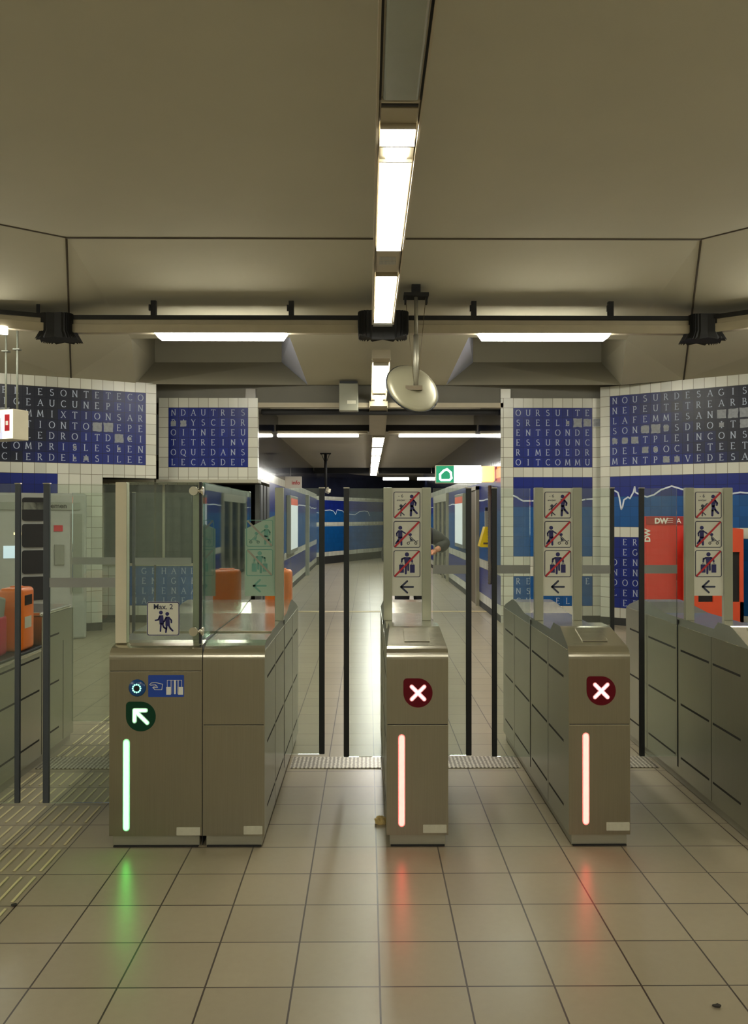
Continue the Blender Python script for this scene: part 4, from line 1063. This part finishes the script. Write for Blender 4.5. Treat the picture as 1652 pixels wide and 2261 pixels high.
# ================================================================== round mirror, speaker box
dm = 9.42; pm = at(911, 858, dm); pt = at(918, 660, dm)
t = empty('convex_mirror', pm, 'round traffic mirror seen from behind, hanging on a steel pole', 'mirror')
mb = MB(); n = 48; R_ = .318
rot = Matrix.Rotation(math.radians(38), 4, 'Y') @ Matrix.Rotation(math.radians(-36), 4, 'X')
rings = []
for r_, y_ in ((R_, 0), (R_ * .97, -.02), (R_ * .8, -.035), (R_ * .5, -.045), (.01, -.05)):
    rings.append([mb.bm.verts.new(rot @ Vector((r_ * 1.0 * math.cos(2 * PI * k / n), y_, r_ * math.sin(2 * PI * k / n)))) for k in range(n)])
for q, r_ in zip(rings, rings[1:]):
    for k in range(n): f = mb.bm.faces.new((q[k], q[(k + 1) % n], r_[(k + 1) % n], r_[k])); f.smooth = True
mb.bm.faces.new(rings[-1]); mb.build('mirror_back', M['mirror'], t)
mb = MB(); mb.tube([rot @ Vector((R_ * math.cos(2 * PI * k / n), .005, R_ * math.sin(2 * PI * k / n))) for k in range(n + 1)], .011, None, 8); mb.build('rim', M['black'], t)
mb = MB(); o_ = pt - pm
mb.tube([(o_.x, -.07, .55), (o_.x, -.07, o_.z)], .022); mb.tube([(o_.x, -.07, .02), (o_.x, -.07, .6)], .029); mb.build('pole', M['plinth'], t)
mb = MB(); mb.box(o_.x - .14, o_.x + .14, -.16, .05, o_.z, o_.z + .035); mb.box(o_.x - .05, o_.x + .05, -.1, .0, o_.z + .03, 4.24 - pm.z); mb.box(o_.x - .13, o_.x - .11, -.1, 0, o_.z - .07, o_.z); mb.box(o_.x + .11, o_.x + .13, -.1, 0, o_.z - .07, o_.z); mb.build('mount_plate', M['dark'], t)
mb = MB(); mb.box(o_.x - .12, o_.x + .07, -.1, -.03, -.03, .02); mb.build('clamp', M['brown'], t)
mb = MB()
for sx in (-.12, .11): mb.tube([(o_.x + sx, -.07, o_.z), (o_.x + sx * .2, -.07, .05)], .0035, None, 6)
mb.build('stay_wire', M['brown'], t)

x0, x1 = X(749, 12.3), X(791, 12.3)
t = empty('loudspeaker_box', ((x0 + x1) / 2, 12.33, Z(908, 12.3)), 'grey box with dark lid fixed to the header, left of the lights', 'box')
hh = Z(848, 12.3) - Z(908, 12.3); ww = (x1 - x0) / 2
mb = MB(); mb.box(-ww, ww, -.1, .1, 0, hh, bevel=.01); mb.build('casing', M['speaker'], t)
mb = MB(); mb.box(-ww + .01, ww - .01, -.09, .11, hh, hh + .035); mb.build('lid', M['black'], t)
mb = MB(); mb.box(-.02, .11, -.104, -.1, .1, .15); text_into(mb, '', 0, 0, .01, 0, M['dark']); mb.build('label_plate', M['label'], t)
mb = MB(); mb.box(-.03, .03, .09, .22, .15, .3); mb.build('bracket', M['black'], t)

# ================================================================== exit sign and beacons
ds = 13.0; x0, x1 = X(962, ds), X(1063, ds); z0, z1 = Z(1067, ds), Z(1027, ds)
t = empty('exit_sign', (x0, ds, z0), 'glaring white and green lit exit sign at the right of the corridor mouth', 'sign')
mb = MB(); mb.box(0, x1 - x0, 0, .1, 0, z1 - z0, bevel=.008); mb.build('casing', M['cream'], t)
hh = z1 - z0; mb = MB(); mb.box(.01, .30, -.006, 0, .012, hh - .012); gp = mb.build('green_panel', M['exitgreen'], t)
mb = MB(); cap(mb, [(.09, .05), (.07, .07), (.07, .14), (.13, .20), (.18, .22), (.24, .17), (.25, .08), (.22, .05), (.09, .05)], .03, -.006, M['exitwhite'], .003); mb.build('exit_symbol', None, gp)
mb = MB(); mb.box(.29, x1 - x0 - .005, -.012, 0, .005, hh - .005, bevel=.004); mb.build('lit_panel', M['exitwhite'], t)
mb = MB(); mb.box(.4, XR - x0 - .002, .1, .13, .08, .14); mb.build('wall_arm', M['post'], t)
x0b, x1b = X(1063, ds), X(1091, ds)
mb = MB(); mb.box(x0b + .003, x1b, ds, ds + .12, Z(1064, ds), Z(1029, ds), bevel=.012); mb.box(x0b + .02, x1b + .0, ds + .02, ds + .1, Z(1036, ds) - .2, Z(1064, ds))
tag(mb.build('beacon_lamp', M['orangelamp']), 'glowing orange beacon lamp beside the exit sign', 'lamp')
mb = MB(); mb.box(x1b + .004, XR - .002, ds, ds + .12, Z(1062, ds), Z(1029, ds), bevel=.012)
tag(mb.build('beacon_lamp', M['redlamp']), 'dim red lamp between the orange beacon and the tiled wall', 'lamp')

# wall furniture in the corridor
t = empty('yellow_box', (XR, 13.7, Z(1208, 13.8)), 'yellow wedge-shaped box on the right corridor wall', 'box')
mb = MB(); h_ = Z(1163, 13.8) - Z(1208, 13.8)
bm = mb.bm
for yy in (0,): mb.prism([(-.16, .02), (-.14, 0), (0, 0), (0, h_), (-.07, h_)], 0, .26)
mb.build('casing', M['yellow'], t)
mb = MB(); mb.box(-.10, -.02, -.004, 0, .05, .08); mb.build('slot', M['brown'], t)
mb = MB(); n_ = 70
zt, zb = Z(1072, 13.4), Z(1290, 13.4)
mb.tube([(0, 0, zt - zb - (zt - zb) * i / n_) for i in range(n_ + 1)], [.028 + (.007 if i % 2 else 0) for i in range(n_ + 1)], None, 10)
o = mb.build('ribbed_conduit', M['conduit'], None, (XR - .036, 13.4, zb)); tag(o, 'ribbed flexible conduit running down the right corridor wall', 'conduit')
t = empty('intercom', (XR - .02, 13.75, Z(1168, 13.7)), 'slim grey intercom handset above the yellow box', 'intercom')
mb = MB(); mb.box(-.05, .018, -.03, .03, 0, .3, bevel=.01); mb.build('handset', M['machine'], t)
mb = MB(); mb.box(-.045, .018, -.028, .028, .305, .36, bevel=.01); mb.build('earpiece', M['black'], t)
def lightbox(x, y0, y1, z0, z1, s, label):
    t = empty('poster_lightbox', (x, y0, z0), label, 'poster')
    mb = MB(); xa, xb = sorted((0, s * .09)); mb.box(xa, xb, 0, y1 - y0, 0, z1 - z0, bevel=.01); mb.build('casing', M['railgrey'], t)
    mb = MB(); xa, xb = sorted((s * .089, s * .094)); mb.box(xa, xb, .08, y1 - y0 - .08, .08, z1 - z0 - .2, M['poster'])
    mb.box(xa, xb, .08, y1 - y0 - .08, z1 - z0 - .2, z1 - z0 - .06, M['orangeboard']); mb.build('poster', None, t)
lightbox(XL, 17.3, 19.1, .83, 2.06, 1, 'lit poster case on the left corridor wall')
lightbox(XR, 16.75, 18.3, .96, 2.09, -1, 'lit poster case on the right corridor wall')
t = empty('info_sign', (XL, 17.0, Z(1078, 17)), 'small white info sign projecting from the left corridor wall', 'sign')
mb = MB(); wI = X(666, 17) - X(641, 17); hI = Z(1052, 17) - Z(1078, 17); xI = X(641, 17) - XL
mb.box(0 if xI > 0 else xI, xI + wI, 0, .04, 0, hI, bevel=.004); mb.build('board', M['infow'], t)
mb = MB(); text_into(mb, 'info', xI + wI / 2, hI * .32, .115, -.004, M['red'], bold=.002); mb.build('board_text', None, t)
t = empty('ceiling_camera', (X(719, 20), 20, ZK), 'black pole with small device hanging from the corridor ceiling', 'pole')
mb = MB(); mb.tube([(0, 0, 0), (0, 0, -.86)], .035, None, 8); mb.box(-.13, .13, -.03, .03, -.03, 0); mb.build('pole', M['dark'], t)
mb = MB(); mb.tube([(-.1, 0, -.02), (-.02, 0, -.22)], .008, None, 6); mb.tube([(.1, 0, -.02), (.02, 0, -.22)], .008, None, 6); mb.build('brace', M['dark'], t)
mb = MB(); bmesh.ops.create_icosphere(mb.bm, subdivisions=2, radius=.07, matrix=Matrix.Translation((.06, 0, -.92)))
for v_ in mb.bm.verts: v_.co += Vector((random.uniform(-.015, .015), random.uniform(-.015, .015), random.uniform(-.015, .03)))
mb.build('device', M['cream'], t)

# ================================================================== red stand by the right wall
t = empty('advertising_stand', (X(1427, 11.2), 11.2, 0), 'red advertising stand with white lettering behind the right gates', 'stand')
wS = X(1512, 11.2) - X(1427, 11.2); zt = Z(1140, 11.2)
mb = MB(); mb.box(0, wS, 0, .3, 0, zt, bevel=.005); mb.build('board', M['redboard'], t)
mb = MB(); mb.box(0, wS, -.012, 0, zt - .11, zt - .005); hb = mb.build('header_strip', plain('dark red strip', (150, 34, 30), .5), t)
mb = MB(); text_into(mb, 'DW', .20, zt - .095, .1, -.012, M['signwhite'], t=.002, bold=.005)
for k in range(3): mb.box(.285, .36, -.014, -.012, zt - .035 - k * .025, zt - .028 - k * .025, M['signwhite'])
text_into(mb, 'A', .44, zt - .095, .1, -.012, M['signwhite'], t=.002)
Tv = Matrix.Translation((.05, 0, zt - .36)) @ Matrix.Rotation(-PI / 2, 4, 'Y')
text_into(mb, 'DW', .1, -.0, .1, -.002, M['signwhite'], t=.002, T=Tv, bold=.005)
mb.build('stand_text', None, t)
t = empty('booth_frame', (X(1512, 11.0), 11.0, 0), 'orange red framed booth with black openings at the right edge', 'booth')
bx = lambda px_: X(px_, 11.0) - X(1512, 11.0)
mb = MB(); zt = Z(1172, 11.0)
W = bx(1642)
mb.box(bx(1526), W, .03, .45, 0, zt - .02, M['dark'])
mb.prism([(bx(1512), zt - .12), (bx(1532), zt - .12), (bx(1532), zt - .03), (bx(1560), zt), (bx(1580), zt - .01), (bx(1606), zt + .05), (W, zt + .02), (W, Z(1219, 11)), (bx(1512), Z(1219, 11))], 0, .05, M['orangeboard'])
mb.box(bx(1634), W, 0, .06, 0, Z(1219, 11), M['orangeboard']); mb.box(bx(1512), bx(1530), 0, .06, 0, Z(1219, 11), M['orangeboard'])
mb.box(bx(1512), W, 0, .055, 0.03, Z(1330, 11), M['orangeboard']); mb.box(bx(1532), bx(1542), 0, .05, Z(1330, 11), Z(1300, 11), M['orangeboard']); mb.box(bx(1575), bx(1600), 0, .05, Z(1330, 11), Z(1219, 11), M['orangeboard'])
mb.build('frame', None, t)

# ================================================================== person behind the central sign
def person():
    d = 9.0; base = Vector((X(909, d), d, 0))
    t = empty('person', base, 'person in black jacket and dark trousers, mostly hidden behind the central sign', 'person')
    def skinned(name, verts, edges, radii, mat, root=0):
        me = bpy.data.meshes.new(name); me.from_pydata([Vector(v) for v in verts], edges, []); o = bpy.data.objects.new(name, me); COL.objects.link(o); o.parent = t
        sk = o.modifiers.new('skin', 'SKIN'); sk.use_smooth_shade = True
        for i, r_ in enumerate(radii): me.skin_vertices[0].data[i].radius = (r_, r_) if isinstance(r_, (int, float)) else r_
        me.skin_vertices[0].data[root].use_root = True
        ss = o.modifiers.new('sub', 'SUBSURF'); ss.levels = 2; ss.render_levels = 2; me.materials.append(mat); return o
    # whole body in one skin, then clothes as slightly larger skins
    V = [(0, 0, .95), (0, 0, 1.12), (0, -.01, 1.30), (0, 0, 1.46), (0, .0, 1.54), (0, -.015, 1.625), (0, -.005, 1.69),
         (-.19, 0, 1.43), (-.26, .02, 1.16), (-.17, -.18, 1.06), (.19, 0, 1.43), (.37, .03, 1.31), (.25, -.14, 1.25),
         (-.10, 0, .90), (-.11, .02, .50), (-.11, .05, .08), (-.11, -.10, .03), (.10, 0, .90), (.11, -.01, .50), (.12, .03, .08), (.13, -.12, .03)]
    E = [(0, 1), (1, 2), (2, 3), (3, 4), (4, 5), (5, 6), (3, 7), (7, 8), (8, 9), (3, 10), (10, 11), (11, 12), (0, 13), (13, 14), (14, 15), (15, 16), (0, 17), (17, 18), (18, 19), (19, 20)]
    R = [(.14, .1), (.14, .1), (.16, .11), (.12, .09), .05, (.072, .08), (.082, .098), .06, .045, .03, .06, .045, .03, .085, .055, .038, .035, .085, .055, .038, .035]
    skinned('body', V, E, R, M['skin'])
    skinned('jacket', [(0, 0, .80), (0, 0, 1.12), (0, -.01, 1.30), (0, 0, 1.46), (-.20, 0, 1.43), (-.28, .02, 1.17), (-.20, -.14, 1.08), (.20, 0, 1.43), (.375, .03, 1.31), (.28, -.1, 1.265), (0, .005, 1.535)],
            [(0, 1), (1, 2), (2, 3), (3, 4), (4, 5), (5, 6), (3, 7), (7, 8), (8, 9), (3, 10)], [(.205, .155), (.19, .145), (.19, .14), (.15, .12), .085, .075, .055, .085, .085, .06, .078], M['jacket'])
    skinned('trousers', [(0, 0, .93), (-.10, 0, .86), (-.11, .02, .50), (-.11, .05, .12), (.10, 0, .86), (.11, -.01, .50), (.12, .03, .12)], [(0, 1), (1, 2), (2, 3), (0, 4), (4, 5), (5, 6)], [(.16, .12), .1, .075, .06, .1, .075, .06], M['trousers'])
    def blob(name, c, r, mat, cut=None, T=None):
        mb = MB(); bmesh.ops.create_uvsphere(mb.bm, u_segments=24, v_segments=16, radius=1)
        for v_ in mb.bm.verts:
            n_ = v_.co.copy()
            if cut: n_ = cut(n_)
            v_.co = Vector((c[0] + n_.x * r[0], c[1] + n_.y * r[1], c[2] + n_.z * r[2]))
        for f in mb.bm.faces: f.smooth = True
        return mb.build(name, mat, t)
    blob('hair', (0, .014, 1.70), (.088, .104, .095), M['hair'], lambda n: Vector((n.x, n.y, max(n.z, -.1 - 1.0 * max(0, n.y) + .9 * max(0, -n.y)))))
    blob('nose', (0, -.107, 1.645), (.012, .020, .022), M['skin'])
    for s_ in (-1, 1):
        blob('eye', (s_ * .031, -.091, 1.668), (.013, .008, .007), M['hair']); blob('ear', (s_ * .082, .0, 1.655), (.012, .02, .032), M['skin'])
    blob('mouth', (0, -.093, 1.605), (.024, .008, .006), M['red'])
    for s_, (hx, hy, hz) in ((1, (.25, -.14, 1.25)), (-1, (-.17, -.18, 1.06))):
        Vh = [(hx, hy, hz), (hx - s_ * .05, hy - .03, hz - .03)]; Eh = [(0, 1)]; Rh = [.03, .035]
        for k in range(4):
            i0 = len(Vh); bx_ = hx - s_ * (.055) ; Vh += [(bx_ - s_ * .02, hy - .05 + k * .022, hz - .04), (bx_ - s_ * (.05 + .004 * (k % 3)), hy - .05 + k * .022, hz - .06), (bx_ - s_ * .065, hy - .05 + k * .022, hz - .085)]
            Eh += [(1, i0), (i0, i0 + 1), (i0 + 1, i0 + 2)]; Rh += [.010, .009, .008]
        i0 = len(Vh); Vh += [(hx - s_ * .03, hy - .06, hz - .02), (hx - s_ * .05, hy - .09, hz - .04)]; Eh += [(0, i0), (i0, i0 + 1)]; Rh += [.012, .009]
        skinned('hand', Vh, Eh, Rh, M['skin'])
    mb = MB()
    for s_ in (-1, 1):
        mb.box(s_ * .115 - .045, s_ * .115 + .045, -.17, .10, 0, .09, None, .03)
    mb.build('shoes', M['black'], t)
person()

# ================================================================== small things on the floor
mb = MB(); bmesh.ops.create_icosphere(mb.bm, subdivisions=3, radius=1)
for v_ in mb.bm.verts:
    n_ = v_.co.normalized(); k = 1 + .25 * math.sin(7 * n_.x + 3 * n_.z) * math.cos(5 * n_.y) + random.uniform(-.06, .06)
    v_.co = Vector((n_.x * .03 * k, n_.y * .03 * k, max(0, n_.z * .03 * k + .006)))
tag(mb.build('crumpled_paper', M['paper'], None, (X(840, 4.36), 4.36, 0)), 'small crumpled yellowish paper against the central gate cabinet', 'litter')
for (px, py, l_) in ((1582, 2224, 'dark speck of dirt on the floor tiles at lower right'), (33, 1995, 'dark speck of dirt beside the tactile ridges at left')):
    d = H * F / (py - 1140); mb = MB(); n_ = 10
    mb.prism([(.016 * random.uniform(.6, 1.1) * math.cos(2 * PI * k / n_), .012 * random.uniform(.6, 1.1) * math.sin(2 * PI * k / n_)) for k in range(n_)], 0, .004, None, Matrix.Rotation(PI / 2, 4, 'X'))
    o = mb.build('dirt_speck', M['dirt'], None, (X(px, d), d, .004)); tag(o, l_, 'dirt')
